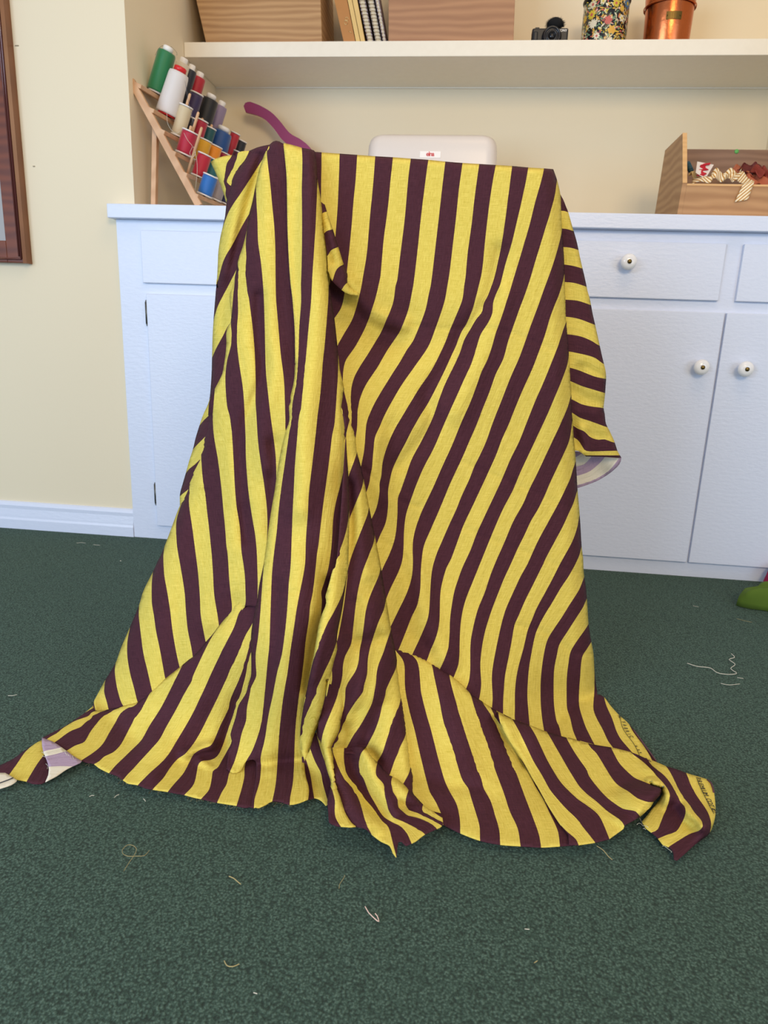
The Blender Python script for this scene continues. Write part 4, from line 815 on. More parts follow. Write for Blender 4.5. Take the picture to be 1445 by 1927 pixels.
patch('centre_column',
  "A 735,55 750,52 850,75 925,98 1000,110 1030,118 1042,130 | A 1045,140 1060,250 1068,400 1100,600 1130,860 1160,1100 1170,1300 B 1230,50 1250,200 1285,420 1310,650 1330,850 E 205,1030 235,1150 | E 243,1200 D 420,-60 445,30 465,190 475,370 490,600 500,900 495,1200 490,1445 L 1215,150 1195,260 1175,400 1150,560 1110,760 1100,870 1103,940 1070,1060 1040,1200 1000,1400 P 655,0 630,150 600,280 570,400 | P 560,420 520,480 470,540 440,620 | P 445,720 455,850 490,965 488,1080 | P 485,1080 400,1115 313,1130 230,1105 150,1100 100,1130 30,1160 0,1155 | P -10,1160 -60,1150 | O 1200,1220 1230,1060 1250,900 1240,780 1150,790 1100,880 1020,900 960,860 | O 980,700 1020,610 1000,530 1050,360 1080,240 1150,130 1190,0 L 240,1280 270,1200 275,1050 272,900 275,780 295,640 330,480 350,330 395,110 C 935,1280 960,1100 990,900 1020,730 1045,550 1080,350 1120,180 1160,60 B 850,1230 895,1020 905,850 905,720 900,500 880,230 A 812,1445 800,1300 790,1150 780,900 775,600 770,380 755,200 740,70",
  """6: A 738,55 755,200 770,380 775,600 780,900 790,1150 800,1300 812,1445 B 880,230 900,500 905,720 905,850 895,1020 850,1230 C 1160,60 1120,180 1080,350 1045,550 1020,730 990,900 960,1100 935,1280 L 400,80 380,340 362,600 340,830 318,980 320,1110 325,1195 270,1310 O 1190,130 1160,270 1150,400 1110,510 1080,650 1040,790 1000,880 985,910;
  7: A 917,95 925,230 920,480 922,700 922,1000 918,1250 912,1445 B 965,250 945,500 935,750 915,1020 880,1230 C 1180,0 1150,230 1115,480 1080,720 1055,930 1035,1150 1010,1350 L 475,200 465,400 455,700 448,900 430,1080 415,1250 O 1330,170 1305,400 1260,560 1210,690 1150,790 1135,850;
  8: A 1062,560 1050,850 1035,1100 1020,1350 B 1060,250 1035,530 1010,830 990,1050 965,1300 C 1260,0 1235,250 1215,500 1205,730 1195,920 1185,1150 1175,1445 L 640,300 625,550 600,800 570,1000 530,1150 500,1300 P 160,150 120,330 90,530 60,650 48,720 55,760 45,900 20,1000 -5,1080 -10,1150;
  9: B 1228,60 1222,250 1195,600 1170,850 1150,1100 1120,1350 C 1430,0 1400,300 1370,550 1345,780 1335,980 1320,1200 1310,1445 L 770,250 740,400 710,560 680,760 650,950 625,1150 P 280,0 250,180 230,350 215,500 205,680 195,850 180,980 155,1100;
  10: B 1320,790 1318,950 1305,1200 1285,1445 D 335,200 310,400 285,600 260,780 240,930 220,1100 200,1280 L 910,0 895,150 870,380 845,500 830,650 800,850 780,1050 755,1250 P 390,200 370,400 358,600 352,800 340,950 318,1060 313,1130;
  11: E 228,1240 235,1400 D 462,195 474,400 440,560 410,700 370,850 345,1000 335,1150 325,1300 305,1445 L 1000,220 946,390 955,450 950,560 940,660 925,740 905,850 875,1040 845,1180 815,1330 P 470,60 450,160 432,280 418,390 412,480 418,600 440,700 455,850 488,980""",
  off=[(520, 268, -.013), (580, 285, -.02), (590, 400, -.03), (560, 500, -.03), (620, 600, -.04), (540, 750, -.03), (520, 900, -.036), (600, 900, -.05), (500, 1100, -.036), (600, 1150, -.045), (480, 1300, -.016), (560, 1300, -.03), (540, 1480, -.004), (652, 900, -.034), (645, 1150, -.030), (605, 1330, -.016), (640, 1230, -.024)],
  curl=[("B 905,850 850,1230 C 1080,350 1020,730 960,1100 L 395,110 330,480 275,780 272,1000 ", 10, .022), ("A 1042,130 1068,400 1130,860 1170,1300 B 1250,200 1310,650 E 235,1150 D 465,190 490,600 500,900 495,1200 L 1175,400 1110,760 1100,900 1040,1200 P 655,0 600,280 570,400", 13, .035), ("A 735,55 850,75 1030,118", 8, .02)],
  ridges=[("A 900,300 860,700 850,1200 B 920,600", 12, .006), ("A 1000,300 980,900 B 1130,200 1090,900 C 1310,200 1260,900", 26, -.016), ("L 1030,300 985,560 L 935,690 890,860 850,1060 820,1300", 12, .022), ("L 740,120 660,650 560,1100 P 130,700", 34, -.016), ("L 520,300 500,900 L 460,1200 P 60,500", 10, .006),
          ("L 380,370 640,385 740,370", 3, .0025), ("P 60,770 200,740 340,760 440,740", 14, .012), ("P 50,860 200,850 330,850", 12, -.008)], eps=.012)
patch('centre_gusset',
  "D 420,-70 455,0 480,40 470,190 L 1110,0 1060,180 1010,370 995,430 1002,490 965,590 935,680 905,850 880,1000 858,1100 835,1220 815,1330 797,1445 P 455,150 435,280 420,380 410,500 415,620 440,700 450,735 | P 452,720 490,640 530,500 570,400 600,280 630,150 655,0 L 1000,1400 1040,1200 1070,1060 1103,940 1100,870 1110,760 1150,560 1175,400 1195,260 1215,150 D 490,1445 495,1200 500,900 490,600 475,370 465,190 445,30",
  """11: E 215,1240 D 440,60 440,300 400,560 370,700 330,850 300,1000; 12: D 500,930 480,1080 440,1230 400,1340 360,1445 L 1060,180 1010,370 990,430 1000,500 960,590 930,690 895,830 840,1000;
  13: D 500,1445 L 1172,340 1130,460 1080,560 1000,720 930,900 880,1030 850,1150 820,1300 797,1445 P 455,150 435,280 418,390 405,460; 14: L 1160,590 1140,700 1095,880 1040,1030 960,1200 860,1440 P 560,120 500,230 440,360 415,430 405,505; 14.3: P 420,540 428,620 448,710; 14.6: P 640,60 612,200 590,310 560,410 520,500 485,620; 12.7: L 950,640 925,720 900,860; 11.4: L 1110,20 1060,100""",
  off=[(650, 800, -.062), (655, 1000, -.068), (620, 1150, -.066), (600, 1300, -.056), (570, 1430, -.036)], curl=[("L 1010,370 990,470 935,680 880,1000 835,1220 P 420,380 415,620", 10, .010), ("D 465,190 490,600 500,900 495,1200 L 1175,400 1110,760 1100,900 1040,1200 P 655,0 600,280 570,400 490,640", 10, .016)],
  ridges=[("L 1120,120 1060,560 950,900 860,1200", 14, -.008)], eps=.016)
patch('left_apron',
  "L 380,470 300,440 220,430 150,490 85,545 M 1427,545 1360,640 1300,715 1240,795 1175,868 1110,950 1045,1010 920,1115 780,1225 650,1335 520,1440 N 1190,452 1055,492 915,500 905,456 | N 905,458 830,520 730,590 620,660 500,720 405,770 | N 405,768 470,790 540,820 640,890 720,950 790,990 850,1010 910,1020 960,1060 1060,1110 1140,1140 1195,1180 1240,1210 O 100,1020 170,1050 250,1065 390,1085 460,1100 550,1115 640,1140 715,1155 870,1190 960,1205 1055,1220 1130,1240 1230,1230 1290,1240 P 0,1155 | P 40,1150 70,1130 100,900 110,700 O 1380,560 1400,300 1440,0 L 560,1280 620,900 620,600 480,480",
  """2: L 335,420 320,520 290,680 220,800 150,950 60,1150 O 955,0 880,160 800,320 720,480 640,620 570,710 480,770 400,870 350,950 250,1055 220,1100;
  1: L 225,440 215,500 150,590 100,740 0,930 M 1370,880 1290,1040 1200,1230 O 785,0 720,140 640,310 550,470 470,600 400,720 320,810 230,890 160,960 100,1022 60,1070;
  0: L 85,540 50,620 M 1370,630 1300,720 1245,800 1160,960 1090,1110 1040,1220 O 630,0 560,120 470,290 380,450 310,580 230,670 130,780 50,870 N 1238,1126 1195,1178 1150,1220;
  -1: M 950,1090 890,1210 840,1310 O 460,0 400,130 320,280 210,450 140,580 50,670 N 1238,926 1120,1040 1058,1112;
  -2: M 670,1310 640,1350 590,1445 N 1380,490 1290,620 1220,750 1170,840 1100,910 1010,950 960,1000 915,1022;
  -3: N 1320,430 1190,510 1130,610 1060,720 1010,810 960,870 880,930 788,990; -4: N 1310,425 1150,480 1030,540 950,620 870,720 820,810 740,840 640,900; -5: N 1040,500 960,518 900,545 850,600 790,660 690,700 600,760 528,812; -6: N 940,510 870,556 740,598 650,650 600,682 560,720;
  3: L 300,780 270,850 240,980 200,1120 130,1290 O 1010,150 960,310 900,440 850,560 812,630 740,660 640,715 600,800 540,910 460,1000 390,1087;
  4: L 290,860 275,950 235,1070 215,1200 170,1370 O 1110,120 1060,260 1000,420 950,560 900,700 870,745 790,782 698,800 672,900 640,1020 555,1113;
  5: L 285,1080 272,1190 240,1320 O 1150,130 1080,240 1045,380 1020,530 1010,610 960,700 910,790 872,858 835,870 810,1000 790,1070 715,1155;
  6: L 325,1000 325,1195 270,1310 O 1190,130 1160,270 1150,400 1110,510 1080,650 1040,790 1000,880 985,910 960,1020 920,1080 870,1190;
  7: L 448,900 430,1080 415,1250 O 1330,170 1305,400 1260,560 1210,690 1150,790 1135,850 1135,930 1110,1050 1060,1217; 8: L 570,1000 530,1150 500,1300 O 1400,200 1350,480 1310,660 1290,770 1295,850 1280,960 1250,1060 1230,1225""",
  off=[(470, 1130, .008), (440, 1145, .002), (400, 1180, -.014), (330, 1260, -.024), (260, 1320, -.02), (190, 1340, -.012), (300, 1400, -.016), (450, 1350, .006), (400, 1450, -.006), (480, 1420, .006), (460, 1300, .006)],
  curl=[("M 1427,545 1300,715 1175,868 1045,1010 920,1115 780,1225 650,1335 520,1440 N 1190,452 1055,492 915,500", 9, .02), ("N 905,458 620,660 405,770", 10, .016)],
  ridges=[("O 560,720 700,670 810,635", 9, -.014), ("O 700,790 850,860 1000,905 1120,925", 8, -.012), ("O 900,800 1000,860 1100,880", 12, .012), ("O 1060,200 960,560 870,760", 14, .010), ("O 1180,200 1080,560", 9, -.008), ("O 700,200 420,620 230,900", 26, -.008), ("N 1300,800 1000,880 800,870", 20, .006),
          ("O 260,600 100,700 -60,760", 22, -.006), ("O 1140,900 1200,790 1290,770", 10, .006)], eps=.009)
FEDGE = "E 243,1200 295,1410 D 510,25 565,215 578,350 640,610 690,890 745,1165 K 380,60 400,180 442,440 490,730 530,930 550,1050 R 135,270 150,350 180,540 205,700 232,880 250,1010 275,1220 295,1330 Q 1020,680 1018,790"
patch('middle_fold',
  FEDGE + " | Q 1040,830 1000,830 930,790 800,690 660,560 560,440 460,410 350,400 235,400 | Q 225,345 P 690,600 640,560 P 560,500 L 930,1400 980,1200 1020,1060 1050,940 1060,800 1100,640 1130,480 1150,300 1180,150 D 440,1400 450,1200 450,900 440,600 430,370 420,190 400,30 E 215,1300 225,1220",
  """0: D 530,0 510,28 468,195 440,290; 1: D 600,300 578,355 555,430 520,530 490,610 460,690; 2: D 650,570 638,625 628,690 590,800 550,900 512,990 485,1060; 3: D 700,860 688,920 670,990 620,1120 580,1230 545,1320 K 85,120 70,240 50,400 20,600 -10,760;
  4: D 752,1130 735,1250 700,1340 K 220,180 180,330 155,480 140,620 120,800 98,905 45,1005 25,1095 20,1200 0,1300 P 750,130 690,280 640,400 610,500 600,620;
  5: K 400,100 380,200 340,300 290,420 250,560 235,680 210,850 190,950 180,1060 150,1150 70,1270 50,1330 P 818,80 815,180 800,280 780,360 760,450 730,530 690,605;
  6: K 450,420 442,455 420,560 360,700 310,850 282,950 265,1050 260,1180 230,1290 P 980,100 900,210 830,320 790,400 740,510 700,610;
  7: K 500,700 490,745 450,870 410,990 370,1090 350,1190 345,1270 P 1080,100 1060,200 1000,330 920,470 860,560 828,625;
  8: K 560,1030 548,1080 540,1120 490,1230 440,1340 P 1180,130 1150,230 1130,330 1090,450 1040,550 1000,620 950,690;
  9: R 185,520 178,560 150,690 90,830 50,960 P 1290,260 1240,360 1215,460 1180,580 1150,670 1105,745 1070,800; 10: R 240,850 232,885 215,960 160,1080 110,1200 P 1290,680 1240,800 1215,870; 11: R 280,1190 275,1225 250,1330 P 1380,870 1340,945 1310,1000""",
  off=[(650, 740, -.006), (665, 850, -.022), (690, 1000, -.032), (680, 1150, -.04), (730, 1150, -.034), (740, 1250, -.034), (700, 1300, -.034), (620, 1330, -.026), (760, 1400, -.03), (720, 1430, -.03), (690, 1230, -.026)],
  curl=[(FEDGE, 12, .03)], ridges=[("D 560,500 600,900 640,1300 K 280,200", 14, -.010), ("D 500,700 505,1100 K 60,200 30,700", 14, .016), ("K 330,500 270,900 200,1250 P 850,350", 14, -.012), ("K 150,500 120,850 R 0,0", 12, .010), ("K 440,700 400,1000 350,1300 P 1050,300", 20, -.012), ("P 900,300 800,500", 16, .01), ("P 1260,300 1180,600", 16, -.008), ("P 1100,250 1000,560", 14, .010), ("P 700,610 820,615 1000,630 1100,740", 12, .012)], eps=.018)
patch('gap_back', "P 420,600 450,540 540,480 620,480 700,700 740,930 700,1100 655,1130 | P 640,1140 600,1095 540,1070 470,1085 440,1000 430,800 420,640",
  "1: P 500,620 545,740 595,835 612,930 640,1030 665,1110; 2: P 560,500 600,640 640,760 680,900 700,1000; 0: P 470,740 500,860 520,980 540,1100", off=[(580, 1400, -.006), (610, 1500, -.002)], eps=.006)
ROLLR = "P 850,0 820,60 815,180 800,280 780,360 755,470 690,605 705,690 725,800 745,950 780,1080 810,1190 870,1290 920,1330"
patch('fold_roll', ROLLR + " | P 860,1335 800,1330 740,1325 700,1310 670,1290 662,1200 655,1110 | P 658,1080 675,1010 690,930 660,830 630,720 605,600 580,490 574,400 602,280 632,150 658,0 680,-60 750,-80 850,-60",
  """3: P 660,0 640,100 590,300 560,400; 4: P 790,-40 780,0 750,130 690,280 640,400 610,500 600,600; 4: P 700,985 712,1005 735,1090 715,1180 718,1250 760,1310 790,1345; 5: P 860,0 840,100 835,200 820,300 775,480 715,600 730,700 760,850 800,1060 840,1180 900,1300; 3.2: P 670,1200 690,1290; 4.5: P 640,640 680,830 710,920 740,1020 770,1140""",
  off=[(620, 1290, -.028), (620, 1400, -.05), (640, 1500, -.045), (660, 1540, -.02)], curl=[(ROLLR, 8, .022), ("P 655,1110 690,930 630,720 600,560", 8, .022)], ridges=[("P 690,300 650,560 680,800 720,1000 770,1200", 14, -.006)], eps=.03, lam=2e-3)
patch('front_tail',
  "Q 200,370 235,345 360,350 460,335 560,345 | Q 560,350 600,420 670,490 800,605 900,680 970,750 1040,820 1115,900 1200,960 1285,985 | Q 1300,1000 1305,1100 1240,1140 1125,1195 1040,1260 950,1300 | Q 940,1295 905,1260 | Q 875,1262 864,1330 858,1410 | Q 850,1410 820,1370 790,1300 700,1255 600,1180 560,1140 460,1115 | Q 400,1110 330,1000 290,850 270,720 240,560 220,440",
  """5.3: Q 215,440 240,560 270,720 290,850 330,1000 400,1105 470,1120; 6: Q 240,400 250,430 280,510 340,620 400,690 470,790 500,870 530,1000 565,1110 620,1200; 7: Q 350,320 345,400 347,500 360,590 420,690 470,770 540,840 620,920 700,1020 760,1090 800,1200 830,1310 858,1420;
  8: Q 575,330 520,390 503,450 507,550 545,640 590,780 650,900 710,1010 800,1060 900,1110 960,1180 990,1250; 9: Q 680,470 655,550 657,620 740,710 747,800 780,920 830,1030 900,1060 1000,1110 1135,1200;
  10: Q 825,610 800,690 820,780 868,850 872,930 930,965 1000,1010 1100,1040 1200,1090 1250,1145; 11: Q 980,745 950,830 950,920 975,962 1100,992 1200,1040 1310,1105; 12: Q 1125,895 1108,940 1105,980 1130,1000 1250,1060 1320,1095""",
  off=[(640, 1415, -.028), (700, 1410, -.04), (770, 1480, -.05), (650, 1500, -.03), (700, 1540, -.03), (740, 1600, -.004), (820, 1540, -.012)],
  curl=[("Q 560,345 670,490 800,605 970,750 1115,900 1285,985", 9, .022)], ridges=[("Q 420,380 430,560 540,760 680,960", 16, .014), ("Q 560,400 640,620 760,850 860,980", 16, -.014), ("Q 300,600 420,850 560,1100", 22, -.014), ("Q 620,1000 760,1200", 14, -.008), ("Q 900,900 1100,990 1280,1080", 9, .012)], eps=.022, lam=4e-4)
AR_TOP = "K 535,905 575,925 700,975 840,1040 970,1115 1100,1205 1220,1310 R 880,560 1060,680 1090,700 1170,740 1280,795 1420,850 S 640,70 800,125 950,185 1110,235 1265,275 U 340,795 510,835"
AR_TOP2 = "U 690,865 870,910 1000,965 1110,1000"
patch('right_apron',
  AR_TOP + " | S 1180,250 1230,400 1000,330 800,250 700,300 | S 750,420 870,590 950,720 1040,840 1120,960 1200,1050 1290,1130 1310,1220 1280,1292 | S 1278,1290 1100,1305 920,1315 720,1305 520,1290 325,1250 135,1180 0,1115 | Q 1340,1115 1290,1085 | Q 1240,1020 1100,960 960,820 940,680 R 230,1300 200,1100 170,900 140,700 120,540 105,400 95,270 90,140",
  """0: R 60,140 90,400 120,620 170,880 210,1200; 1: R 115,115 180,190 210,270 213,400 220,520 260,720 310,900 350,1080 400,1290 440,1445 Q 1180,780 1240,880 1288,985;
  2: R 255,145 330,220 350,290 365,450 370,520 420,730 470,900 520,1100 560,1250 610,1410 S 40,790 100,900 130,1050 135,1185; 3: R 420,205 470,250 495,360 550,610 600,850 680,1080 740,1290 S 0,170 60,330 120,560 160,670 210,740 240,840 290,1000 320,1110 326,1255;
  4: R 640,345 670,480 720,660 790,880 860,1110 920,1310 S 115,0 170,180 230,350 290,500 340,660 360,740 430,870 470,1000 510,1140 522,1295; 5: R 805,480 850,550 890,680 950,860 1020,1020 1080,1220 S 285,0 320,140 380,280 440,470 500,640 560,800 620,980 690,1130 720,1310;
  6: R 1030,715 1080,800 1130,920 1200,1100 1260,1270 S 425,10 480,100 560,290 620,440 680,600 760,820 840,1030 900,1200 920,1320; 6.85: S 590,255 650,350 700,425; 7: S 427,2 455,40 500,95 535,135; 7: S 745,490 775,545 820,630 860,720 940,850 990,960 1040,1060 1085,1170 1102,1310""",
  off=[(740, 1230, -.004), (770, 1300, -.014), (850, 1260, -.014), (900, 1330, -.018), (1000, 1370, -.02), (850, 1450, -.016), (950, 1480, -.016), (800, 1400, -.012), (1050, 1550, -.008)],
  curl=[(AR_TOP, 10, .02), ("S 1280,1290 920,1315 520,1290 135,1180 0,1115", 9, .012)], ridges=[("R 300,1350 560,1400 S 60,720 200,720 340,740", 14, .006), ("R 600,600 900,1200 S 400,700", 30, -.010), ("S 620,500 820,1000", 26, -.008), ("S 460,90 600,330 740,520", 9, .012), ("S 300,400 450,800", 22, .006)], eps=.010)
patch('right_apron_outer',
  "R 1095,705 S 490,0 560,35 640,70 800,125 950,185 1110,235 1265,275 U 340,795 510,835 690,865 870,910 | U 1000,965 1060,1000 T 600,310 | T 640,360 690,395 790,500 800,560 735,590 | T 745,610 840,640 850,680 775,765 | T 770,770 740,820 700,860 635,915 | T 635,920 560,960 490,1000 | T 490,1005 480,1030 340,1132 | T 338,1132 205,1165 40,1190 S 1280,1290 1190,1290 | S 1185,1190 1110,1100 1030,980 940,830 880,720 820,620 735,480 670,370 600,260 530,130 490,0",
  """8: S 500,-10 520,100 590,260 670,385 750,490 820,620 880,720 940,830 1030,980 1110,1100 1190,1180 1260,1240 1285,1300; 9: S 630,55 700,180 770,320 840,470 930,620 1000,750 1080,850 1180,960 1290,1060 T 40,960 120,1060 208,1170;
  10: S 790,110 860,220 930,370 1000,510 1100,670 1180,760 1290,860 T 60,760 160,830 240,900 290,1000 347,1140; 11: S 965,180 1030,290 1100,410 1180,550 1260,680 T 50,620 130,700 220,770 320,860 440,940 485,990 490,1030;
  12: S 1155,235 1230,370 1310,490 1380,590 T 130,500 220,620 310,720 400,790 480,840 600,860 645,920; 13: S 1340,275 1400,360 T 140,200 210,290 280,400 360,530 430,610 530,670 620,740 720,772 785,765; 14: T 355,235 430,380 500,460 590,540 640,560 740,600 860,640; 15: T 550,290 680,390 790,500 850,580""",
  off=[(935, 1345, -.030), (1000, 1375, -.034), (1100, 1400, -.030), (1170, 1430, -.024), (1050, 1480, -.034), (1200, 1490, -.045), (1150, 1500, -.03), (1100, 1560, -.01), (1225, 1500, -.045), (980, 1450, -.034), (1060, 1550, -.022)],
  curl=[("S 490,0 640,70 950,185 1265,275 U 510,835 870,910", 10, .018), ("S 530,130 735,480 880,720 1030,980 1190,1180", 7, .010), ("T 850,680 770,770 635,915", 9, .02)],
  ridges=[("T 300,480 500,640 700,700 800,660", 20, -.016), ("T 250,700 450,760 640,840", 16, -.010), ("T 420,620 600,540 760,560", 12, .012), ("S 700,300 950,750 1200,1050", 14, .008), ("S 850,250 1100,700 T 150,850", 22, -.008), ("T 80,600 250,870 420,1050", 16, .006), ("T 240,900 480,960", 10, -.008)], eps=.015)
patch('right_tip',
  "U 690,865 870,910 1000,965 T 700,345 790,380 895,425 | T 895,425 1000,455 1090,490 1190,520 1290,550 | T 1290,550 1335,590 1355,640 1370,780 1370,900 1340,1020 1300,1090 | T 1300,1090 1180,1180 1080,1270 1000,1340 | T 1000,1340 970,1330 965,1270 935,1220 860,1185 | T 860,1185 800,1110 740,1060 | T 740,1055 700,1030 660,965 | T 662,958 720,890 780,810 840,740 862,690 850,640 800,612 735,598 | T 725,590 650,530 560,440 480,350 430,260",
  """14: T 600,500 700,590 730,594; 15: T 560,298 680,390 790,500 850,570 905,640 928,690 915,745 895,810 865,900 830,990 808,1055; 16: T 700,340 760,430 880,520 960,620 1020,720 1075,800 1090,840 1075,910 1040,980 1000,1060 900,1092 815,1125; 17: T 893,420 950,520 1020,680 1100,790 1180,890 1240,955 1260,1010 1230,1035 1150,1070 1050,1120 938,1195; 18: T 1090,488 1140,600 1200,720 1280,840 1318,930 1322,1020 1308,1085; 17.6: T 1265,1112 1180,1185 1080,1275 1000,1342; 14.2: T 860,700 840,780 760,880 690,960""",
  off=[(1200, 1440, -.010), (1255, 1490, -.045), (1250, 1540, -.008), (1320, 1500, -.012), (1320, 1555, -.030), (1280, 1600, -.008), (1230, 1560, .0), (1340, 1450, -.006), (1225, 1480, -.048), (1220, 1545, .01)],
  curl=[("T 735,598 850,640 862,690 780,810 662,958", 9, .02), ("T 1290,550 1370,780 1340,1020 1300,1090 1180,1180 1000,1340", 9, .012)],
  ridges=[("T 760,590 880,640 915,720 870,860", 8, -.012), ("T 1080,840 1260,1010", 9, -.016), ("T 1000,1050 1150,1000", 12, .012), ("T 1000,700 1150,900 1250,1010", 12, -.010), ("T 820,960 920,900", 16, .014)], eps=.008, lam=6e-4)
patch('left_tip',
  "N -80,1075 0,1035 130,970 240,890 330,830 405,792 440,800 600,960 640,1060 | N 440,1197 400,1215 320,1215 250,1190 150,1170 90,1130 50,1110 0,1108 -80,1120",
  "2: N 345,820 250,900 180,1000 88,1130; 3: N 520,830 420,945 350,1040 258,1195; 1: N 60,960 -40,1010 -120,1110; 4: N 640,960 520,1080 460,1200", off=[(0, 1450, -.002), (60, 1420, -.008), (110, 1440, -.004)], curl=[("N 0,1035 240,890 405,792", 8, .012)], eps=.004)
patch('left_turnback', "N 405,765 470,788 540,820 640,890 720,950 795,993 | N 780,1010 650,1072 550,1140 440,1197 | N 442,1190 468,1130 475,1080 465,1020 440,950 420,900 408,840",
  "1.2: N 405,775 480,800 560,835; 2: N 410,912 500,885 600,858; 3: N 430,950 540,925 650,895; 4: N 465,1052 580,1045 705,1048", off=[(80, 1395, -.012), (110, 1440, -.012), (130, 1450, -.02)], curl=[("N 650,1072 440,1197", 6, .008)], eps=.012, back=True)
patch('far_tip_back', "N -80,1120 0,1108 50,1108 90,1130 165,1180 | N 160,1190 110,1225 0,1262 -80,1280", "0.5: N -80,1245 0,1215 130,1168; 0.55: N -80,1265 0,1235 140,1186", off=0.0, eps=.010, back=True)
patch('side_flap',
  "G 1103,438 1130,490 1175,600 1215,740 1262,900 1300,1080 1340,1250 1365,1370 H 1368,40 1395,140 1415,250 1440,360 X 590,180 640,400 636,560 625,700 612,820 625,890 640,1010 680,1090 740,1220 780,1340 825,1420 | X 800,1425 600,1412 400,1405 | X 370,1380 310,1340 240,1330 180,1300 170,1000 140,700 130,300 H 1080,300 G 1090,1000 1070,600",
  """2: G 1080,603 1150,605 1185,622; 3: G 1090,772 1125,775 1170,780 1228,800; 4: G 1100,952 1140,955 1200,960 1272,982; 5: G 1110,1120 1150,1125 1220,1135 1312,1162; 6: G 1120,1292 1155,1295 1250,1305 1358,1342; 7: H 1120,120 1165,125 1280,135 1400,178; 8: H 1120,288 1165,290 1280,310 1445,372;
  9: H 1140,455 1180,460 1300,480 1420,530 1460,560; 10: X 150,135 200,140 400,180 520,220 605,285; 11: X 160,330 210,335 350,380 500,440 640,470; 12: X 170,485 225,500 350,555 500,600 630,642; 13: X 190,705 235,720 330,770 450,800 610,822; 14: X 200,860 240,880 320,935 450,980 560,1020 645,1052;
  15: X 210,1010 245,1030 300,1070 370,1095 430,1160 500,1190 620,1197 740,1240; 16: X 220,1160 260,1180 320,1220 370,1300 400,1345 550,1347 785,1340; 17: X 300,1390 390,1390 600,1392 825,1392""",
  off=.045, curl=[("G 1103,438 1215,740 1300,1080 H 1395,140 1440,360 X 640,400 612,820 680,1090 825,1420", 9, .02)], ridges=[("X 330,330 360,400 340,450", 8, .006), ("X 400,320 620,430", 5, .004), ("X 240,600 420,700 620,760", 10, .006), ("X 350,1080 400,1250 420,1340", 14, -.012), ("X 260,1050 300,1250", 12, .012), ("X 430,1130 650,1170", 6, .004), ("X 300,860 500,900", 8, -.005), ("H 1290,760 1310,820", 5, .004)], vdir=2, eps=.004)
patch('side_flap_lining', "X 200,1340 260,1345 330,1350 400,1395 600,1402 826,1412 | X 828,1425 805,1500 700,1600 560,1690 430,1745 300,1790 | X 260,1800 200,1700 180,1500",
  "1: X 180,1560 270,1530 380,1500 470,1400; 2: X 190,1660 290,1640 430,1590 560,1490 640,1395; 3: X 200,1790 300,1755 500,1690 690,1570 800,1430; 4: X 250,1830 420,1780 700,1640 850,1470", off=[(1080, 850, .075), (1160, 865, .062), (1120, 900, .10), (1090, 910, .10)], curl=[], back=True, eps=.004, vdir=2)

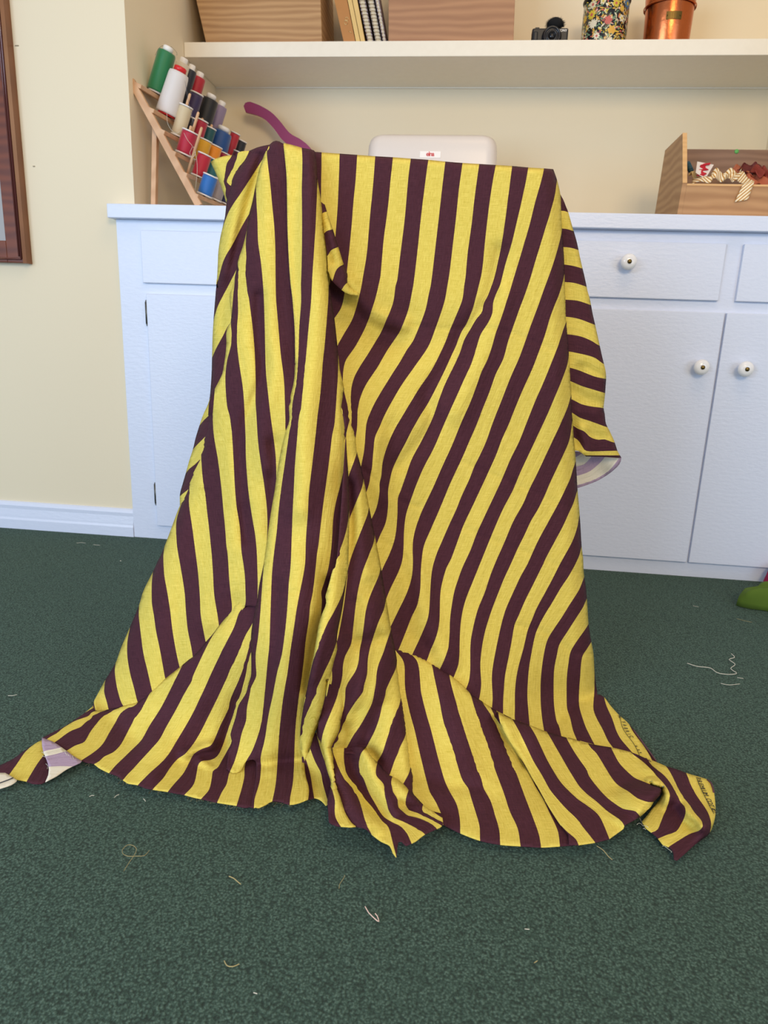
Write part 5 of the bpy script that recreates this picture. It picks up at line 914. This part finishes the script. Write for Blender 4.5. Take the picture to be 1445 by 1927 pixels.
def build_fabric():
    V = []; F = []; UV = []; MI = []
    for pk in PATCH:
        out = outline(pk['out']); st = pk['step']
        x0, y0 = out.min(0); x1, y1 = out.max(0); g = []
        ys = np.arange(y0, y1, st*0.866)
        for i, yy in enumerate(ys):
            xs = np.arange(x0+(st/2 if i % 2 else 0), x1, st); g.append(np.stack([xs, np.full(len(xs), yy)], 1))
        g = np.vstack(g); g = g[inside(g, out)]; g = g[segdist(g, out, True) > st*0.45]
        P2 = np.vstack([out, g]); no = len(out)
        r = delaunay_2d_cdt([Vector(p) for p in P2], [], [list(range(no))], 1, 1e-5)
        vs = np.array([(v.x, v.y) for v in r[0]]); fs = [tuple(f_) for f_ in r[2]]
        cen = np.array([vs[list(f_)].mean(0) for f_ in fs]); ok = inside(cen, out); fs = [f_ for f_, k in zip(fs, ok) if k]
        cs = curves(pk['cur']); CP = np.vstack([c for _, c in cs]); CV = np.concatenate([np.full(len(c), u) for u, c in cs])
        u = tps_eval(tps_fit(CP+np.random.RandomState(3).rand(*CP.shape)*.01, CV, pk['lam']*10), vs)
        Y = tps_eval(YFIELD, vs)
        off = pk['off']
        if isinstance(off, (int, float)): Y = Y+off
        else:
            o = np.array(off); d2 = ((vs[:, None, :]-o[None, :, :2])**2).sum(2)+400; w = 1/d2**1.3; Y = Y+(w*o[None, :, 2]).sum(1)/w.sum(1)
        for q, w, h in pk['ridges']:
            d = segdist(vs, crom(pts(q), 10)); Y = Y+h*np.exp(-(d/w)**2)
        for q, w, h in pk['curl']:
            d = np.clip(segdist(vs, crom(pts(q), 8))/w, 0, 1); Y = Y+h*(1-np.sqrt(np.clip(1-(1-d)**2, 0, 1)))
        D = dray(vs[:, 0], vs[:, 1]); sl = D[:, 2]/D[:, 1]
        Yf = np.where(sl < -1e-4, (pk['eps']-H)/np.minimum(sl, -1e-4), 99.0)
        k = 0.006; hh = np.clip(0.5+0.5*(Yf-Y)/k, 0, 1); Y = Yf*(1-hh)+Y*hh-k*hh*(1-hh)
        tt = Y/D[:, 1]; W = D*tt[:, None]; W[:, 2] += H
        # real cloth: faint puckers across the surface
        base = len(V); V += [tuple(p) for p in W]; v2 = (-vs[:, 1] if pk['vdir'] == 1 else vs[:, 0])/34.0
        for f_ in fs:
            a, b_, c_ = (vs[f_[0]], vs[f_[1]], vs[f_[2]])
            ar = (b_[0]-a[0])*(c_[1]-a[1])-(b_[1]-a[1])*(c_[0]-a[0])
            if ar > 0: f_ = f_[::-1]     # normal towards the viewer's side
            F.append(tuple(base+i for i in f_)); UV += [(u[i], v2[i]) for i in f_]; MI.append(1 if pk['back'] else 0)
    # the cloth continues over the top edge and hangs down behind: a plain back drop
    tp = pts("A 215,200 270,185 405,150 540,90 670,32 850,75 1030,118 F 305,153 650,178 995,201 1330,230 G 478,160 793,184 1035,200")
    tp = crom(tp, 14); Yt = tps_eval(YFIELD, tp); D = dray(tp[:, 0], tp[:, 1]); nrow = 14; base = len(V)
    for r_ in range(nrow):
        for i in range(len(tp)):
            s_ = r_/(nrow-1); y_ = Yt[i]+0.035+0.10*s_**1.2+0.018*math.sin(i*.55)*s_; q = D[i]*(Yt[i]+0.035)/D[i][1]
            V.append((q[0]*(1-0.02*s_), y_, H+q[2]-0.004-0.60*s_))
    nn = len(tp)
    for r_ in range(nrow-1):
        for i in range(nn-1):
            F.append((base+r_*nn+i, base+(r_+1)*nn+i, base+(r_+1)*nn+i+1, base+r_*nn+i+1)); UV += [(tp[i][0]/34, -r_), (tp[i][0]/34, -r_-1), (tp[i+1][0]/34, -r_-1), (tp[i+1][0]/34, -r_)]; MI.append(0)
    me = bpy.data.meshes.new('striped_fabric'); me.from_pydata(V, [], F); uvl = me.uv_layers.new(name='UVMap')
    uvl.data.foreach_set('uv', np.array(UV, float).ravel()); me.polygons.foreach_set('material_index', MI)
    me.polygons.foreach_set('use_smooth', [True]*len(F)); me.update()
    return me

def cloth_mat(name, yel, pur, backside=False):
    t = NT(name); uv = t.n('ShaderNodeUVMap'); sx = t.n('ShaderNodeSeparateXYZ'); t.l(uv.outputs[0], sx.inputs[0])
    U, Vv = sx.outputs[0], sx.outputs[1]
    wob = t.math('MULTIPLY', t.math('SUBTRACT', t.noise(30, 2, 0.5, t.coord()), 0.5), 0.02)
    fr = t.math('FLOORED_MODULO', t.math('ADD', U, wob), 2.0); isp = t.math('GREATER_THAN', fr, 1.0)
    def weave(su, sv, sc=1.0, det=3):
        cb = t.n('ShaderNodeCombineXYZ'); t.l(t.math('MULTIPLY', U, su), cb.inputs[0]); t.l(t.math('MULTIPLY', Vv, sv), cb.inputs[1]); return t.noise(sc, det, 0.6, cb.outputs[0])
    warp = weave(46, 2.2); weft = weave(1.6, 46); slub = weave(60, 60, 1.0, 1)
    w = t.math('ADD', t.math('MULTIPLY', t.math('ADD', warp, weft), 0.36), t.math('MULTIPLY', slub, 0.28))
    kk = t.math('MULTIPLY', t.math('SUBTRACT', w, 0.36), 3.6, True)
    y1, y2 = yel; p1, p2 = pur
    c = t.mix(isp, t.mix(kk, lin(y1), lin(y2)), t.mix(kk, lin(p1), lin(p2)))
    # fine dark printed line where the stripes meet
    ed = t.math('ABSOLUTE', t.math('SUBTRACT', t.math('FRACT', t.math('ADD', t.math('ADD', U, wob), 0.5)), 0.5))
    t.set(Base_Color=c, Roughness=0.85); t.b.inputs['Sheen Weight'].default_value = 0.0
    t.b.inputs['Specular IOR Level'].default_value = 0.2
    wr = weave(2.6, 0.35, 1.0, 4)
    t.bump(t.math('ADD', t.math('MULTIPLY', w, 0.35), t.math('MULTIPLY', wr, 2.4)), 0.55, 0.0016); return t.m
M['cloth'] = cloth_mat('striped_linen', ((186, 164, 50), (240, 218, 112)), ((52, 22, 32), (86, 46, 56)))
M['clothback'] = cloth_mat('striped_linen_reverse', ((214, 204, 180), (232, 224, 206)), ((150, 126, 150), (190, 168, 188)))
me = build_fabric()
fab = link('striped_fabric', me, [M['cloth'], M['clothback']])
tag(fab, 'mustard yellow and dark plum striped linen fabric draped in folds onto the carpet', 'fabric')
so = fab.modifiers.new('thickness', 'SOLIDIFY'); so.thickness = 0.0009; so.offset = 0; so.material_offset = 1; so.material_offset_rim = 0
# ------------------------------------------------------------------ marks and loose threads of the fabric
INV = None
def fab_hit(px, py, lift=0.001):
    """point on the cloth seen at that place, and its normal"""
    d = Vector(dray(px, py)).normalized(); ok, loc, nr, _ = fab.ray_cast(Vector((0, 0, H)), d)
    if not ok: return None, None
    if nr.dot(d) > 0: nr = -nr
    return loc+nr*lift, nr
fab_eval = None
bpy.context.view_layer.update()
def lay_text(word, path, size, name, lift=0.0012, parent=None):
    """letters laid one by one along a curved path on the cloth"""
    P = crom(pts(path), 2.0); L = np.concatenate([[0], np.cumsum(np.hypot(*(P[1:]-P[:-1]).T))]); b_ = bmesh.new()
    for k, ch in enumerate(word):
        if ch == ' ': continue
        s_ = (k+.5)/len(word)*L[-1]; i_ = int(np.searchsorted(L, s_)); i_ = min(max(i_, 1), len(P)-2); a = P[i_-1]; c = P[i_+1]
        o0, nr = fab_hit(*((a+c)/2), lift); o1, _ = fab_hit(*c, lift)
        if o0 is None or o1 is None: continue
        ex = (o1-o0).normalized(); ez = nr; ey = ez.cross(ex).normalized(); ex = ey.cross(ez)
        t_ = text_obj(ch, size, .0001, M['ink'], 'tmpl'); m2 = t_.data; Mx = Matrix((( ex.x, ey.x, ez.x, o0.x), (ex.y, ey.y, ez.y, o0.y), (ex.z, ey.z, ez.z, o0.z), (0, 0, 0, 1)))
        m2.transform(Mx); b_.from_mesh(m2); bpy.data.objects.remove(t_)
    m3 = bpy.data.meshes.new(name); b_.to_mesh(m3); b_.free(); o = link(name, m3, M['ink'], parent); return o
def lay_line(path, r, name, mat, parent, lift=0.001, step=4):
    Q = [fab_hit(*p, lift)[0] for p in crom(pts(path), step)]; Q = [q for q in Q if q is not None]; b = MB(); b.tube(Q, r, 5); return b.build(name, mat, parent)
o = lay_text('N FABRIC', "T 432,-70 478,0 510,80 560,150", .0085, 'printed_text', parent=fab); o['label'] = 'dark printed selvedge lettering'
lay_line("U 748,545 790,690 890,830 950,945", .00035, 'printed_line', M['ink'], fab)
lay_text('x x x', "U 905,835 935,880 965,925", .007, 'printed_text', parent=fab)
lay_text('PREMIUM COTTON', "T 1196,528 1250,650 1310,765 1372,900", .0092, 'printed_text', parent=fab)
lay_line("T 1190,540 1235,650 1300,780 1355,890", .00035, 'printed_line', M['ink'], fab)
# dark raw selvedge edge and frayed hem
RAW = plain('plum_fray', (92, 56, 70), .9); FR1 = M['thread_tan']
lay_line("U 885,690 950,780 1000,855 1060,930 1105,995", .0012, 'selvedge_edge', RAW, fab, .0006)
lay_line("T 1292,556 1330,588 1350,640 1358,680", .0011, 'selvedge_edge', RAW, fab, .0006)
rs = random.Random(4); b = MB()
hem = crom(pts("N 470,790 640,892 795,992 910,1020 1060,1110 1195,1180 O 0,1005 100,1020 250,1065 390,1085 550,1115 715,1155 870,1190 1055,1220 1230,1230 1290,1240 1390,1185 P 150,1102 313,1130"), 2.2)
for p in hem:
    if rs.random() < .8:
        a = flo(p[0]+rs.uniform(-1, 1), p[1]-1, .0035); n_ = 5; ang = rs.uniform(-2.4, -.7); L = rs.choice([.0018, .0025, .0035, .005, .009]) if rs.random() < .5 else .002; q = [a]
        for k in range(n_): ang += rs.uniform(-.5, .5); q.append(q[-1]+Vector((math.cos(ang), math.sin(ang), -.1 if q[-1].z > .0015 else 0))*L/n_)
        b.tube(q, .00016, 4)
o = b.build('frayed_hem', FR1, fab); tag(o, 'loose frayed threads along the cut edge', kind='stuff')
b = MB()
for path in ("N 405,915 420,925 435,945", "N 410,955 440,965 455,985", "N 445,1030 465,1050 460,1080", "N 630,905 640,930 650,945", "N 655,930 668,950", "N 705,950 715,985", "T 635,920 660,970 690,1010 720,1030", "T 610,990 630,975 655,985", "T 670,1030 690,1020 705,1035", "T 865,1190 900,1215 960,1260"):
    q = [fab_hit(*p, .002)[0] or flo(p[0], p[1], .006) for p in crom(pts(path), 2)]; b.tube(q, .0003, 4)
tag(b.build('loose_ends', M['thread_white'], fab), kind='stuff')
# navy line on the turned tip
q = [fab_hit(x, y, .0015)[0] or flo(x, y, .012) for x, y in crom(pts("N -60,1235 0,1213 70,1188 130,1163"), 4)]
b = MB(); b.tube(q, .0007, 5); b.build('navy_edge_line', plain('navy_print', (24, 34, 56), .7), fab)

# ------------------------------------------------------------------ thread scraps on the carpet
def scrap(path, lab, mat=None, r=.00045):
    P3 = [flo(x, y, .0035) for x, y in pts(path)]; strand('thread_scrap', P3, r, mat or M['thread_white'], lab, 'thread scrap', 'thread scraps on the carpet')
scrap("Z 1293,1248 1312,1254 1336,1257 1350,1266 1370,1269 1386,1267 1375,1258 1383,1250 1372,1241 1382,1237 1376,1230", 'longest wavy white thread scrap right of the fabric', None, .0006)
scrap("Z 1356,1286 1372,1289 1392,1287", 'short pale green thread scrap below the longest wavy one')
scrap("Z 1387,1275 1399,1277", 'tiny pale thread scrap beside the longest wavy thread')
scrap("Z 1304,1140 1314,1142", 'tiny white scrap nearest the green cloth')
scrap("Z 1386,1164 1400,1168 1415,1171", 'thin grey thread scrap below the green cloth', M['thread_tan'], .0003)
scrap("Z 233,1639 243,1623 252,1610 257,1598 250,1591 240,1590 231,1598 231,1606 240,1611 258,1611 272,1610 281,1600", 'looped straw coloured thread on dark carpet at lower left', M['thread_tan'], .0003)
scrap("Z 431,1649 440,1653 447,1659 453,1664", 'short frayed tan thread below the left hem', M['thread_tan'], .0006)
scrap("Z 422,1808 427,1817 438,1819 450,1814", 'small hooked tan thread near the bottom edge', M['thread_tan'], .0005)
scrap("Z 687,1706 694,1718 700,1724 710,1733 713,1734 710,1724 706,1719", 'folded pinkish white thread in the middle foreground', plain('pinkish_thread', (226, 196, 180), .8), .0006)
scrap("Z 638,1672 639,1664 645,1655 649,1647", 'faint curved thread scrap above the folded pinkish one', M['thread_tan'], .0003)
scrap("Z 1123,1592 1135,1600 1145,1612 1152,1618", 'straw yellow thread beside the right hem of the fabric', M['thread_tan'], .0005)
scrap("Z 987,1748 996,1749", 'tiny pale scrap in the right foreground')
scrap("Z 1005,1812 1011,1808", 'tiny pale yellow scrap low in the right foreground', M['thread_tan'])
scrap("Z 15,1309 24,1309 32,1307", 'short white scrap on the carpet at left edge')
scrap("Z 168,1499 172,1497 177,1497", 'white scrap just below the left end of the hem')
scrap("Z 215,1501 219,1497 224,1495", 'white scrap second below the left end of the hem')
scrap("Z 270,1503 274,1508", 'small white speck right of the two scraps below the hem')
scrap("Z 144,1022 152,1021 161,1022", 'pale scrap on the carpet near the baseboard')
scrap("Z 176,1025 188,1026", 'pale scrap second from baseboard, nearer the cabinet')
scrap("Z 477,1868 484,1870", 'bright white bit at the bottom of the photo')
b = MB(); p = flo(227, 1056, .003); b.lathe([(0, 0), (.0022, .0006), (.0014, .0018), (0, .002)], 7, 0, Matrix.Translation(p)); tag(b.build('lint_speck', M['thread_white']), 'round white lint speck left of the fabric', 'lint')
